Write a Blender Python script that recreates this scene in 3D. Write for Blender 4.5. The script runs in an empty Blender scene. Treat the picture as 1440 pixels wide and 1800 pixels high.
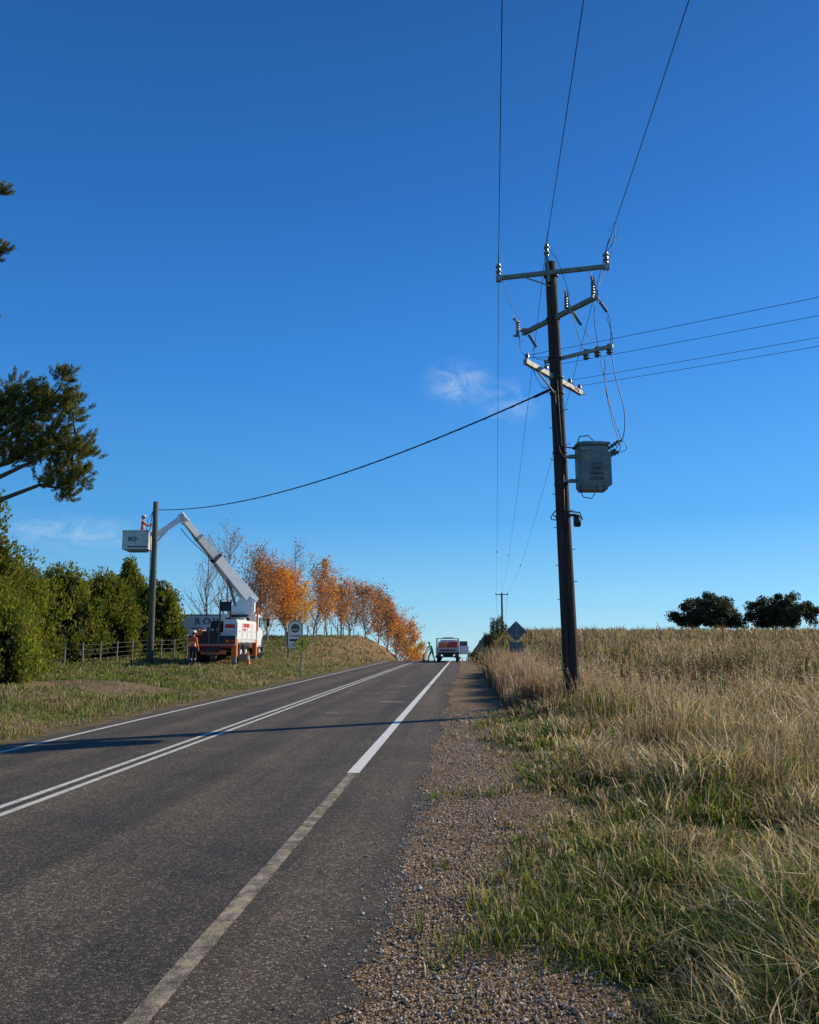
import bpy, math, random
import numpy as np
from mathutils import Vector, Matrix
rng=np.random.default_rng(7); random.seed(7)
scene=bpy.context.scene
COL=scene.collection
PSI=math.radians(4.03); CS,SN=math.cos(PSI),math.sin(PSI)
def W(x,y): return (x*CS+y*SN, y*CS-x*SN)       # road frame -> world
def R(r,d): return (r*CS-d*SN, d*CS+r*SN)       # world -> road frame
def sstep(t):
    t=np.clip(t,0,1); return t*t*(3-2*t)
def pn(x,y,s=1.0,seed=0):
    v=0;a=1.0
    for k in range(4):
        an=seed*1.7+k*2.1
        v=v+a*np.sin((x*math.cos(an)+y*math.sin(an))*s*(1.9**k)+seed*3.1+k)*np.cos((y*math.cos(an+.8)-x*math.sin(an+.8))*s*1.3*(1.9**k)+seed)
        a*=.6
    return v
def prof(y):
    y=np.asarray(y,float)
    q=np.where(y<70,0,-.0016*(np.minimum(y,150)-70)**2)
    return q-np.clip(y-150,0,70)*.256
def hroad(x,y):
    x=np.asarray(x,float); y=np.asarray(y,float)
    p=prof(y)
    A=np.interp(y,[0,30,41,50,70,85,200,900],[.3,.38,.5,.75,2.0,2.3,2.6,-20])
    eL=sstep((-7.7-x)/4.0)
    pl=np.where(y<85,0,p*.55+.2)
    hL=(A+np.minimum(pl,0))
    B=np.interp(y,[0,20,40,60,150,260,900],[.2,.35,.85,1.75,3.4,3.4,-10])
    eR=sstep((x-1.0)/np.interp(y,[0,30,50],[9,7,4.2]))
    h=p*(1-eL)*(1-eR)+hL*eL+B*eR
    m=sstep((x-.5)/1.0)+sstep((-7.9-x)/1.0)
    h=h+m*.04*pn(x,y,1.3,2)*np.interp(y,[0,60,200],[1,2,6])
    h=h-.35*np.exp(-((x-5.2)/1.6)**2)*np.exp(-((y-22)/7)**2)
    return h
def hW(r,d):
    x,y=R(r,d); return float(hroad(x,y))

# ---------------- materials
def newmat(name):
    m=bpy.data.materials.new(name); m.use_nodes=True
    nt=m.node_tree; b=nt.nodes['Principled BSDF']; return m,nt,b
def N(nt,t,**k):
    n=nt.nodes.new(t)
    for a,v in k.items(): setattr(n,a,v)
    return n
def L(nt,a,b): nt.links.new(a,b)
def ramp(nt,fac,stops):
    r=N(nt,'ShaderNodeValToRGB'); e=r.color_ramp.elements
    while len(e)<len(stops): e.new(.5)
    for i,(p,c) in enumerate(stops):
        e[i].position=p; e[i].color=(*c,1) if len(c)==3 else c
    L(nt,fac,r.inputs[0]); return r.outputs[0]
def mixc(nt,f,a,b,mode='MIX'):
    m=N(nt,'ShaderNodeMix',data_type='RGBA',blend_type=mode)
    for s,v in ((0,f),(6,a),(7,b)):
        if isinstance(v,(int,float)): m.inputs[s].default_value=v
        elif isinstance(v,tuple): m.inputs[s].default_value=(*v,1)
        else: L(nt,v,m.inputs[s])
    return m.outputs[2]
def math_(nt,op,a,b=0.0,clamp=False):
    m=N(nt,'ShaderNodeMath',operation=op,use_clamp=clamp)
    for i,v in enumerate((a,b)):
        if isinstance(v,(int,float)): m.inputs[i].default_value=v
        else: L(nt,v,m.inputs[i])
    return m.outputs[0]
def noise(nt,vec,scale,detail=4,rough=.55):
    n=N(nt,'ShaderNodeTexNoise'); n.inputs['Scale'].default_value=scale
    n.inputs['Detail'].default_value=detail; n.inputs['Roughness'].default_value=rough
    if vec is not None: L(nt,vec,n.inputs['Vector'])
    return n.outputs[0]
def bump(nt,b,h,strength=.3,dist=.01):
    n=N(nt,'ShaderNodeBump'); n.inputs['Strength'].default_value=strength; n.inputs['Distance'].default_value=dist
    L(nt,h,n.inputs['Height']); L(nt,n.outputs[0],b.inputs['Normal'])
def simple(name,col,rough=.6,metal=0,var=.25,scale=8,bmp=0.1,stretch=None):
    m,nt,b=newmat(name)
    tc=N(nt,'ShaderNodeTexCoord'); v=tc.outputs['Object']
    n=noise(nt,v,scale,5)
    dk=tuple(c*(1-var) for c in col); lt=tuple(min(1,c*(1+var)) for c in col)
    c=ramp(nt,n,[(.3,dk),(.7,lt)])
    L(nt,c,b.inputs['Base Color']); b.inputs['Roughness'].default_value=rough; b.inputs['Metallic'].default_value=metal
    if bmp: bump(nt,b,n,bmp,.01)
    return m
def foliage_mat(name,trans=.3,rough=.65):
    m,nt,b=newmat(name)
    a=N(nt,'ShaderNodeAttribute',attribute_name='Col')
    L(nt,a.outputs['Color'],b.inputs['Base Color']); b.inputs['Roughness'].default_value=rough
    b.inputs['Specular IOR Level'].default_value=.25
    if trans>0:
        t=N(nt,'ShaderNodeBsdfTranslucent'); L(nt,a.outputs['Color'],t.inputs[0])
        mx=N(nt,'ShaderNodeMixShader'); mx.inputs[0].default_value=trans
        L(nt,b.outputs[0],mx.inputs[1]); L(nt,t.outputs[0],mx.inputs[2])
        L(nt,mx.outputs[0],nt.nodes['Material Output'].inputs['Surface'])
    return m
M={}
M['leaf']=foliage_mat('leaf_foliage',.42); M['grass']=foliage_mat('grass_blades',.4,.45)
M['stone']=foliage_mat('gravel_stones',0.0,.8)
M['white']=simple('white_paint',(.8,.8,.77),.4,var=.05,scale=3,bmp=.02)
M['whitedirty']=simple('weathered_white_paint',(.62,.62,.57),.5,var=.18,scale=2.5,bmp=.03)
M['steel']=simple('galvanised_steel',(.24,.26,.25),.55,.4,var=.2,scale=14)
M['arm']=simple('weathered_crossarm',(.16,.19,.16),.75,0,var=.35,scale=10)
M['armpale']=simple('galvanised_crossarm',(.25,.27,.25),.6,.1,var=.25,scale=10)
M['insul']=simple('grey_porcelain',(.15,.17,.16),.35,0,var=.1,bmp=0)
M['insuldark']=simple('polymer_insulator',(.07,.085,.09),.45,0,var=.1,bmp=0)
M['wire']=simple('aluminium_conductor',(.035,.035,.04),.6,.3,var=.1,bmp=0)
M['black']=simple('black_rubber',(.02,.02,.02),.7,0,var=.2,bmp=.05)
M['cable']=simple('black_cable',(.03,.016,.018),.6,0,var=.2,bmp=0)
M['txgrey']=simple('transformer_paint',(.15,.175,.16),.5,.1,var=.28,scale=4,bmp=.03)
M['txmark']=simple('faded_orange_label',(.30,.24,.07),.6,0,var=.3,scale=30,bmp=0)
M['orange']=simple('orange_paint',(.8,.2,.03),.5,0,var=.15,scale=6,bmp=.02)
M['hivis']=simple('orange_hivis_cloth',(.95,.16,.03),.85,0,var=.15,scale=25,bmp=.3)
M['hiviy']=simple('lime_hivis_cloth',(.16,.62,.14),.85,0,var=.15,scale=25,bmp=.3)
M['navy']=simple('navy_drill_cloth',(.015,.02,.04),.9,0,var=.2,scale=25,bmp=.3)
M['tape']=simple('reflective_tape',(.6,.62,.6),.4,.2,var=.05,bmp=0)
M['skin']=simple('skin',(.45,.26,.18),.55,0,var=.1,bmp=0)
M['boot']=simple('boot_leather',(.05,.03,.02),.6,0,var=.2)
M['glass']=simple('vehicle_glass',(.02,.03,.035),.08,0,var=.1,bmp=0)
M['red']=simple('red_paint',(.6,.03,.02),.4,0,var=.1,bmp=0)
M['dark']=simple('dark_chassis',(.03,.03,.032),.6,.2,var=.3)
M['yellow']=simple('yellow_sign_face',(.95,.62,.03),.5,0,var=.06,bmp=0)
M['signback']=simple('aluminium_sign_back',(.14,.15,.15),.6,.3,var=.2,scale=4,bmp=.02)
M['greensign']=simple('green_sign_paint',(.03,.09,.05),.5,0,var=.1,bmp=0)
M['signface']=simple('sign_board_face',(.60,.62,.64),.55,0,var=.06,bmp=0)
M['fence']=simple('fence_timber',(.28,.24,.19),.9,0,var=.35,scale=12)
M['bark']=simple('bark',(.10,.075,.055),.9,0,var=.4,scale=9,bmp=.6)
M['palebark']=simple('pale_bark',(.34,.27,.23),.9,0,var=.35,scale=6,bmp=.3)
M['amber']=simple('amber_lens',(.8,.3,.02),.3,0,var=.05,bmp=0)
def wood_pole(name,c1,c2,c3):
    m,nt,b=newmat(name)
    tc=N(nt,'ShaderNodeTexCoord')
    mp=N(nt,'ShaderNodeMapping'); mp.inputs['Scale'].default_value=(14,14,.35); L(nt,tc.outputs['Object'],mp.inputs[0])
    n=noise(nt,mp.outputs[0],1.6,8,.7)
    n2=noise(nt,tc.outputs['Object'],1.1,3)
    c=ramp(nt,n,[(.3,c1),(.5,c2),(.72,c3)])
    c=mixc(nt,n2,c,c2)
    crack=ramp(nt,n,[(.36,(.25,.25,.25)),(.46,(1,1,1))])
    c=mixc(nt,1.0,c,crack,'MULTIPLY')
    L(nt,c,b.inputs['Base Color']); b.inputs['Roughness'].default_value=.9
    bump(nt,b,n,.9,.04); return m
M['pole']=wood_pole('weathered_pole_timber',(.012,.008,.005),(.045,.030,.019),(.17,.115,.07))
M['pole2']=wood_pole('treated_pole_timber',(.05,.05,.03),(.12,.12,.075),(.22,.21,.15))

# ---------------- numpy mesh
def npmesh(name,V,T,C=None,mat=None,parent=None,smooth=False):
    me=bpy.data.meshes.new(name); V=np.asarray(V,np.float32); T=np.asarray(T,np.int32)
    k=T.shape[1]
    me.vertices.add(len(V)); me.vertices.foreach_set('co',V.ravel())
    me.loops.add(T.size); me.loops.foreach_set('vertex_index',T.ravel())
    me.polygons.add(len(T)); me.polygons.foreach_set('loop_start',np.arange(0,T.size,k,dtype=np.int32))
    me.update(calc_edges=True)
    if C is not None:
        ca=me.color_attributes.new('Col','FLOAT_COLOR','POINT')
        c4=np.ones((len(V),4),np.float32); c4[:,:3]=C; ca.data.foreach_set('color',c4.ravel())
    if mat: me.materials.append(mat)
    me.polygons.foreach_set('use_smooth',np.full(len(T),smooth))
    o=bpy.data.objects.new(name,me); COL.objects.link(o)
    if parent: o.parent=parent
    return o
class MB:
    def __init__(s): s.v=[];s.f=[];s.m=[];s.mats=[]
    def mi(s,mat):
        mat=M[mat]
        if mat not in s.mats: s.mats.append(mat)
        return s.mats.index(mat)
    def add(s,vs,fs,mat):
        o=len(s.v); s.v+= [tuple(v) for v in vs]; i=s.mi(mat)
        for f in fs: s.f.append([a+o for a in f]); s.m.append(i)
    def box(s,c,size,mat,rot=None,bev=.0):
        x,y,z=[a/2 for a in size]; b=min(bev,x*.6,y*.6,z*.6)
        c=Vector(c)
        if b<=0:
            vs=[Vector((i*x,j*y,k*z)) for i in(-1,1) for j in(-1,1) for k in(-1,1)]
            fs=[(0,1,3,2),(4,6,7,5),(0,4,5,1),(2,3,7,6),(0,2,6,4),(1,5,7,3)]
        else:
            import bmesh
            bm=bmesh.new(); bmesh.ops.create_cube(bm,size=1)
            for v in bm.verts: v.co=Vector((v.co.x*2*x,v.co.y*2*y,v.co.z*2*z))
            bmesh.ops.bevel(bm,geom=bm.edges[:],offset=b,segments=2,affect='EDGES')
            bm.verts.index_update()
            vs=[v.co.copy() for v in bm.verts]; fs=[[v.index for v in f.verts] for f in bm.faces]; bm.free()
        if rot is not None: vs=[rot@v for v in vs]
        s.add([v+c for v in vs],fs,mat)
    def beam(s,p0,p1,w0,h0,w1,h1,mat):
        p0=Vector(p0);p1=Vector(p1);d=(p1-p0).normalized()
        up=Vector((0,0,1)) if abs(d.z)<.95 else Vector((0,1,0))
        a=d.cross(up).normalized(); u=a.cross(d)
        vs=[]
        for p,w,h in((p0,w0,h0),(p1,w1,h1)):
            for i,j in((-1,-1),(1,-1),(1,1),(-1,1)): vs.append(p+a*i*w/2+u*j*h/2)
        s.add(vs,[(0,3,2,1),(4,5,6,7),(0,1,5,4),(1,2,6,5),(2,3,7,6),(3,0,4,7)],mat)
    def tube(s,pts,rad,mat,n=8,cap=True):
        pts=[Vector(p) for p in pts]
        if not hasattr(rad,'__len__'): rad=[rad]*len(pts)
        vs=[];fs=[];pa=None
        for i,p in enumerate(pts):
            d=(pts[min(i+1,len(pts)-1)]-pts[max(i-1,0)])
            d=d.normalized() if d.length>1e-9 else Vector((0,0,1))
            if pa is None:
                up=Vector((0,0,1)) if abs(d.z)<.9 else Vector((1,0,0)); a=d.cross(up).normalized()
            else:
                a=(pa-d*pa.dot(d)); a=a.normalized() if a.length>1e-6 else d.orthogonal().normalized()
            pa=a; b=d.cross(a)
            for k in range(n):
                t=2*math.pi*k/n; vs.append(p+(a*math.cos(t)+b*math.sin(t))*rad[i])
        for i in range(len(pts)-1):
            for k in range(n):
                fs.append((i*n+k,i*n+(k+1)%n,(i+1)*n+(k+1)%n,(i+1)*n+k))
        if cap:
            fs.append(tuple(range(n))[::-1]); fs.append(tuple((len(pts)-1)*n+k for k in range(n)))
        s.add(vs,fs,mat)
    def wheel(s,c,ax,r,w,mat='black'):
        c=Vector(c);ax=Vector(ax).normalized()
        prof_=[(-.5,.55),(-.5,.9),(-.38,1),(.38,1),(.5,.9),(.5,.55)]
        s.tube([c+ax*(w*a) for a,_ in prof_],[r*b for _,b in prof_],mat,20)
        s.tube([c+ax*(-w*.53),c+ax*(w*.53)],r*.52,'whitedirty',14)
        s.tube([c+ax*(-w*.6),c+ax*(w*.6)],r*.18,'dark',8)
    def disc_stack(s,p0,p1,n,r,mat,rc=.4):
        p0=Vector(p0);p1=Vector(p1);pts=[];rad=[]
        for i in range(n):
            for t,k in((0,rc),(.25,rc),(.35,1),(.6,.9),(.75,rc)):
                pts.append(p0.lerp(p1,(i+t)/n)); rad.append(r*k)
        pts.append(p1); rad.append(r*rc)
        s.tube(pts,rad,mat,10)
    def ell(s,c,rx,ry,rz,mat,nu=12,nv=8,z0=-1.0):
        vs=[];fs=[]
        for j in range(nv+1):
            ph=math.asin(z0)+(math.pi/2-math.asin(z0))*j/nv
            for i in range(nu):
                t=2*math.pi*i/nu
                vs.append((c[0]+rx*math.cos(ph)*math.cos(t),c[1]+ry*math.cos(ph)*math.sin(t),c[2]+rz*math.sin(ph)))
        for j in range(nv):
            for i in range(nu): fs.append((j*nu+i,j*nu+(i+1)%nu,(j+1)*nu+(i+1)%nu,(j+1)*nu+i))
        s.add(vs,fs,mat)
    def obj(s,name,parent=None,smooth=False,loc=None,rotz=0):
        me=bpy.data.meshes.new(name); me.from_pydata(s.v,[],s.f)
        for m in s.mats: me.materials.append(m)
        me.polygons.foreach_set('material_index',s.m)
        if smooth:
            me.polygons.foreach_set('use_smooth',[True]*len(s.f))
        me.update()
        o=bpy.data.objects.new(name,me); COL.objects.link(o)
        if parent: o.parent=parent
        if loc: o.location=loc
        o.rotation_euler[2]=rotz
        return o
def empty(name,loc=(0,0,0)):
    o=bpy.data.objects.new(name,None); COL.objects.link(o); o.location=loc; return o
def text(name,s,loc,size,mat,parent=None,rot=(math.pi/2,0,0),sx=1,bold=0):
    cu=bpy.data.curves.new(name,'FONT'); cu.body=s; cu.size=size; cu.align_x='CENTER'; cu.align_y='CENTER'; cu.extrude=.002; cu.offset=bold
    o=bpy.data.objects.new(name,cu); COL.objects.link(o)
    dg=bpy.context.evaluated_depsgraph_get(); me=bpy.data.meshes.new_from_object(o.evaluated_get(dg))
    bpy.data.objects.remove(o); me.materials.clear(); me.materials.append(M[mat])
    o=bpy.data.objects.new(name,me); COL.objects.link(o); o.location=loc; o.rotation_euler=rot; o.scale=(sx,1,1)
    if parent: o.parent=parent
    return o

# ---------------- terrain
ya=np.concatenate([np.arange(-40,1,2),np.arange(1,12,.1),np.arange(12,32,.25),np.arange(32,100,1.),np.arange(100,260,4.),np.geomspace(260,900,14)])
xa=np.concatenate([-np.geomspace(20,420,22)[::-1],np.arange(-19.5,-9,.5),np.arange(-9,-7,.2),np.arange(-7,-1,1.),np.arange(-1,3,.1),np.arange(3,10,.3),np.arange(10,40,1.5),np.geomspace(40,450,18)])
X,Y=np.meshgrid(xa,ya); H=hroad(X,Y)
gr=sstep((X+1.6)/.3)*(1-sstep((X-.68-.25*pn(X,Y,1.3,5))/.6))
grL=sstep((X+9.0+.15*pn(X,Y,1.,3))/.5)*(1-sstep((X+7.0)/.3))*.5
drv=np.exp(-((Y-(24+.5*(X+12)*-.3))/2.0)**2)*sstep((-8.6-X)/.8)*(X>-24)*.9
dirt=np.exp(-((X+14.2)/3.2)**2-((Y-44)/3.5)**2)*1.1
dirt=np.maximum(dirt,.6*np.exp(-((X-2.8)/1.2)**2-((Y-18.6)/1.2)**2))
bank=sstep((Y-52)/10)*sstep((-7.8-X)/.5)*(1-sstep((-11.3-X)/1.2))
dirt=np.maximum(dirt,bank*.42)
dry=sstep((X-1.6)/1.5)*sstep((Y-6)/10)*.9+.25
dry=np.where(X<-7,.38+.14*pn(X,Y,.5,1),dry)
dry=np.where(bank>.2,.7,dry)
g=np.clip(np.maximum(np.maximum(gr,grL),drv),0,1)
wx,wy=W(X,Y)
V=np.stack([wx,wy,H],-1).reshape(-1,3)
ny,nx=X.shape; idx=np.arange(ny*nx).reshape(ny,nx)
Q=np.stack([idx[:-1,:-1],idx[:-1,1:],idx[1:,1:],idx[1:,:-1]],-1).reshape(-1,4)
C=np.stack([g,np.clip(dry,0,1),np.clip(dirt,0,1)],-1).reshape(-1,3)
m,nt,b=newmat('ground_surface')
tc=N(nt,'ShaderNodeTexCoord'); P=tc.outputs['Object']
at=N(nt,'ShaderNodeAttribute',attribute_name='Col'); sp=N(nt,'ShaderNodeSeparateColor'); L(nt,at.outputs['Color'],sp.inputs[0])
n1=noise(nt,P,3,6,.65); n2=noise(nt,P,40,5,.7); n3=noise(nt,P,.6,5,.6)
green=ramp(nt,n2,[(.3,(.03,.035,.01)),(.55,(.11,.12,.03)),(.75,(.22,.20,.06))])
dryc=ramp(nt,n2,[(.3,(.12,.08,.035)),(.55,(.30,.21,.10)),(.75,(.46,.35,.18))])
def brk(src,amt=.7):
    a=math_(nt,'SUBTRACT',n1,.5); a=math_(nt,'MULTIPLY',a,amt*2); a=math_(nt,'ADD',a,src)
    r=N(nt,'ShaderNodeMapRange'); r.interpolation_type='SMOOTHSTEP'; L(nt,a,r.inputs[0]); r.inputs[1].default_value=.3; r.inputs[2].default_value=.7
    return r.outputs[0]
c=mixc(nt,brk(sp.outputs[1]),green,dryc)
soil=ramp(nt,n2,[(.3,(.08,.04,.02)),(.6,(.24,.13,.07)),(.8,(.34,.21,.12))])
c=mixc(nt,brk(sp.outputs[2]),c,soil)
vo=N(nt,'ShaderNodeTexVoronoi'); vo.inputs['Scale'].default_value=58; L(nt,P,vo.inputs['Vector'])
sx=N(nt,'ShaderNodeSeparateColor'); L(nt,vo.outputs['Color'],sx.inputs[0])
gc=ramp(nt,sx.outputs[0],[(0,(.17,.105,.055)),(.4,(.40,.29,.175)),(.75,(.60,.47,.32)),(1,(.8,.7,.54))])
gc=mixc(nt,math_(nt,'MULTIPLY',n1,.6),gc,(.38,.25,.14))
edge=ramp(nt,vo.outputs['Distance'],[(.0,(1.1,1.1,1.1)),(.7,(.28,.23,.18))])
gc=mixc(nt,.85,gc,edge,'MULTIPLY')
gc=mixc(nt,1.0,gc,ramp(nt,n3,[(.35,(.78,.76,.74)),(.65,(1.1,1.1,1.08))]),'MULTIPLY')
c=mixc(nt,brk(sp.outputs[0],.55),c,gc)
L(nt,c,b.inputs['Base Color']); b.inputs['Roughness'].default_value=.95; b.inputs['Specular IOR Level'].default_value=.15
hh=math_(nt,'ADD',math_(nt,'MULTIPLY',vo.outputs['Distance'],-1.1),n2)
bump(nt,b,hh,.9,.018)
npmesh('ground',V,Q,C,m,smooth=True)

# ---------------- road
yr=ya[(ya<260)]
def strip(name,x0,x1,dz,mat,ys,e0=0,e1=0,nxs=2):
    ys=np.asarray(ys); rows=[]
    for y in ys:
        a=x0+(e0*float(pn(np.array(y),np.array(0.),2.4,4))*.6+e0*float(pn(np.array(y),np.array(5.),9.,6))*.3 if e0 else 0)
        c_=x1+(e1*float(pn(np.array(y),np.array(0.),1.1,8))*.6+e1*float(pn(np.array(y),np.array(5.),8.,9))*.45 if e1 else 0)
        rows.append([( *W(a+(c_-a)*k/(nxs-1),y), float(prof(y))+dz) for k in range(nxs)])
    V=np.array(rows).reshape(-1,3); n=len(ys); i=np.arange(n*nxs).reshape(n,nxs)
    Q=np.stack([i[:-1,:-1],i[:-1,1:],i[1:,1:],i[1:,:-1]],-1).reshape(-1,4)
    return npmesh(name,V,Q,None,mat)
m,nt,b=newmat('asphalt_chipseal'); tc=N(nt,'ShaderNodeTexCoord'); P=tc.outputs['Object']
mp=N(nt,'ShaderNodeMapping'); mp.inputs['Rotation'].default_value=(0,0,PSI); L(nt,P,mp.inputs[0]); PR=mp.outputs[0]
vo=N(nt,'ShaderNodeTexVoronoi'); vo.inputs['Scale'].default_value=80; L(nt,P,vo.inputs['Vector'])
sx=N(nt,'ShaderNodeSeparateColor'); L(nt,vo.outputs['Color'],sx.inputs[0])
c=ramp(nt,sx.outputs[0],[(0,(.02,.017,.014)),(.5,(.068,.057,.045)),(.8,(.16,.135,.105)),(1,(.5,.42,.32))])
n2=noise(nt,P,150,4,.7); n3=noise(nt,P,.7,5,.6)
c=mixc(nt,.42,c,ramp(nt,n2,[(.35,(.018,.016,.014)),(.65,(.19,.162,.125))]))
ms=N(nt,'ShaderNodeMapping'); ms.inputs['Scale'].default_value=(2.2,.07,1); L(nt,PR,ms.inputs[0])
st=noise(nt,ms.outputs[0],1.0,4,.6)
c=mixc(nt,1.0,c,ramp(nt,st,[(.3,(.60,.61,.63)),(.7,(1.25,1.2,1.12))]),'MULTIPLY')
c=mixc(nt,1.0,c,ramp(nt,n3,[(.35,(.8,.8,.82)),(.65,(1.15,1.13,1.08))]),'MULTIPLY')
sxyz=N(nt,'ShaderNodeSeparateXYZ'); L(nt,PR,sxyz.inputs[0])
wv=math_(nt,'SINE',math_(nt,'MULTIPLY',math_(nt,'ADD',sxyz.outputs[0],3.0),4.1))
c=mixc(nt,1.0,c,ramp(nt,math_(nt,'ADD',math_(nt,'MULTIPLY',wv,.5),.5),[(0,(.78,.79,.82)),(1,(1.1,1.07,1.03))]),'MULTIPLY')
L(nt,c,b.inputs['Base Color']); b.inputs['Roughness'].default_value=.85; b.inputs['Specular IOR Level'].default_value=.3
bump(nt,b,math_(nt,'ADD',math_(nt,'MULTIPLY',vo.outputs['Distance'],-1.),n2),.8,.008)
strip('road',-7.3,-.49,.004,m,yr,.10,.20,9)
def paint(name,col,wear,worncol=(.08,.066,.05)):
    m,nt,b=newmat(name); tc=N(nt,'ShaderNodeTexCoord'); P=tc.outputs['Object']
    n=noise(nt,P,120,4,.75); n3=noise(nt,P,7,5,.7)
    f=math_(nt,'ADD',math_(nt,'MULTIPLY',n,.6),math_(nt,'MULTIPLY',n3,.4))
    fm=ramp(nt,f,[(wear-.04,(0,0,0)),(wear+.04,(1,1,1))])
    c=mixc(nt,fm,worncol,col); L(nt,c,b.inputs['Base Color']); b.inputs['Roughness'].default_value=.8
    bump(nt,b,n,.5,.005); return m
pw=paint('road_paint_white',(.74,.73,.66),.39); pf=paint('road_paint_worn',(.46,.38,.24),.515); pm=paint('road_paint_aged',(.66,.64,.55),.44)
mk=empty('road_marking')
def mark(n_,x,w,y0,y1,mt,e=.0):
    ys=np.concatenate([[y0],yr[(yr>y0)&(yr<y1)],[y1]])
    o=strip(n_,x-w/2,x+w/2,.008,mt,ys,e,e); o.parent=mk
mark('edge_line_solid',-1.42,.15,10.2,140,pw); mark('edge_line_worn',-1.42,.115,-38,10.15,pf,.007)
mark('centre_line_a',-4.59,.085,-38,140,pm,.004); mark('centre_line_b',-4.38,.085,-38,140,pm,.004)
mark('edge_line_far',-6.88,.10,-38,140,pm)
mark('survey_tick_a',-2.05,.6,22.2,22.28,pm); mark('survey_tick_b',-2.35,.5,30.2,30.3,pm); mark('survey_tick_c',-3.1,.3,18.6,18.66,pm)

# ---------------- blades
def blades(name,x,y,z,h,w,lean,col,mat='grass',la=None,tipc=1.15,basec=.5):
    n=len(x); px,py=W(x,y)
    a=rng.uniform(0,2*math.pi,n)
    if la is None: la=rng.uniform(0,2*math.pi,n)
    sx_,sy_=np.cos(a)*w/2,np.sin(a)*w/2; lx,ly=np.cos(la)*lean*h,np.sin(la)*lean*h
    V=np.empty((n,5,3)); 
    V[:,0]=np.stack([px-sx_,py-sy_,z-.02],-1); V[:,1]=np.stack([px+sx_,py+sy_,z-.02],-1)
    V[:,2]=np.stack([px-sx_*.8+lx*.3,py-sy_*.8+ly*.3,z+h*.6],-1); V[:,3]=np.stack([px+sx_*.8+lx*.3,py+sy_*.8+ly*.3,z+h*.6],-1)
    hz=h*np.sqrt(np.clip(1-lean**2*.6,.1,1))
    V[:,4]=np.stack([px+lx,py+ly,z+hz],-1)
    i=np.arange(n)[:,None]*5
    T=np.concatenate([i+np.array([[0,1,3]]),i+np.array([[0,3,2]]),i+np.array([[2,3,4]])],0)
    C=np.repeat(col[:,None,:],5,1); C[:,:2]*=basec; C[:,4]*=tipc  # shade low in the grass put into the blade base colour
    npmesh(name,V.reshape(-1,3),T,C.reshape(-1,3),M[mat])
    return V[:,4]
def tussocks(x,y,k,spread):
    n=len(x); i=np.repeat(np.arange(n),k); a=rng.uniform(0,6.283,n*k); q=np.abs(rng.normal(0,1,n*k))*spread[i]
    return i,x[i]+np.cos(a)*q,y[i]+np.sin(a)*q,a-PSI+rng.normal(0,.5,n*k)
GREEN=np.array([[.12,.19,.02],[.18,.26,.025],[.26,.33,.045],[.07,.12,.012]])
STRAW=np.array([[.76,.56,.27],[.62,.44,.19],[.8,.66,.38],[.40,.27,.12]])
BROWN=np.array([[.32,.19,.09],[.43,.28,.13],[.52,.36,.19],[.20,.12,.06]])
def pick(p,n): return p[rng.integers(0,len(p),n)]*rng.uniform(.7,1.2,(n,1))
n=15500
d=np.exp(rng.uniform(math.log(1.9),math.log(19),n)); s=rng.uniform(.02,.85,n); r=s*d
x,y=R(r,d); edge=.76+.30*pn(x,y,1.3,5)
cl=pn(x,y,1.5,11)
keep=(x>edge-rng.exponential(.22,n)+.12)&(x<14)&(rng.uniform(size=n)<sstep((cl+1.2)/1.3)*.85+.12); x,y,cl=x[keep],y[keep],cl[keep]; n=len(x)
gp=np.clip(.80-.055*(x-1)-.06*np.clip(y-5,0,20)+.38*pn(x,y,.8,14),.02,.96)
gp=np.where(x<1.6,np.maximum(gp,.7),gp)
cg=rng.uniform(size=n)<gp
K=22
i,bx_,by_,la=tussocks(x,y,K,np.clip(.05+.01*np.hypot(x,y),.05,.2))
isg=np.where(rng.uniform(size=len(i))<.82,cg[i],~cg[i])
tone=rng.uniform(.5,1.2,n)
col=np.where(isg[:,None],pick(GREEN,len(i)),pick(STRAW,len(i)))*tone[i][:,None]
ch=rng.uniform(.09,.30,n)*(1+.6*np.clip(cl,-1,1.5))*(.38+.62*sstep((x-.65)/1.2))*(1+.5*sstep((x-2)/3))
hgt=ch[i]*rng.uniform(.45,1.25,len(i)); hgt=np.where(isg,hgt,hgt*1.25)
dist=np.hypot(bx_,by_)
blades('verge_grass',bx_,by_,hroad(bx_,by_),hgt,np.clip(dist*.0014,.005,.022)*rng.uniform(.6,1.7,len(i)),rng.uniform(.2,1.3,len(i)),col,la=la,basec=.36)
n=13500
d=np.exp(rng.uniform(math.log(7),math.log(170),n)); s=rng.uniform(.055,.75,n); r=s*d
x,y=R(r,d)
cl=pn(x,y,.55,21); cl2=pn(x,y,1.7,5)
lim=np.interp(y,[6,12,20,30,60,170],[3.2,2.5,2.0,1.0,1.2,1.5])
keep=(x>lim+rng.uniform(-.4,.8,n))&(rng.uniform(size=n)<sstep((cl+1.2)/1.3)*.85+.15)
keep&=~((np.abs(x-2.5)<.7)&(y>17.0)&(y<19.2)&(rng.uniform(size=n)<.6))
x,y,cl,cl2,d=x[keep],y[keep],cl[keep],cl2[keep],d[keep]; n=len(x)
K=14
i,bx_,by_,la=tussocks(x,y,K,.06+.006*d)
n2_=len(i); u=rng.uniform(size=n); g2=np.clip(.24+.28*pn(x,y,.5,3)-.002*y,.05,.6)
kind=np.where(u<g2,0,np.where(u<g2+.3,1,2))[i]; kind=np.where(rng.uniform(size=n2_)<.8,kind,rng.integers(0,3,n2_))
col=np.where((kind==0)[:,None],pick(GREEN,n2_),np.where((kind==1)[:,None],pick(BROWN,n2_),pick(STRAW,n2_)*.85))*rng.uniform(.45,1.15,n)[i][:,None]
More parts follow.
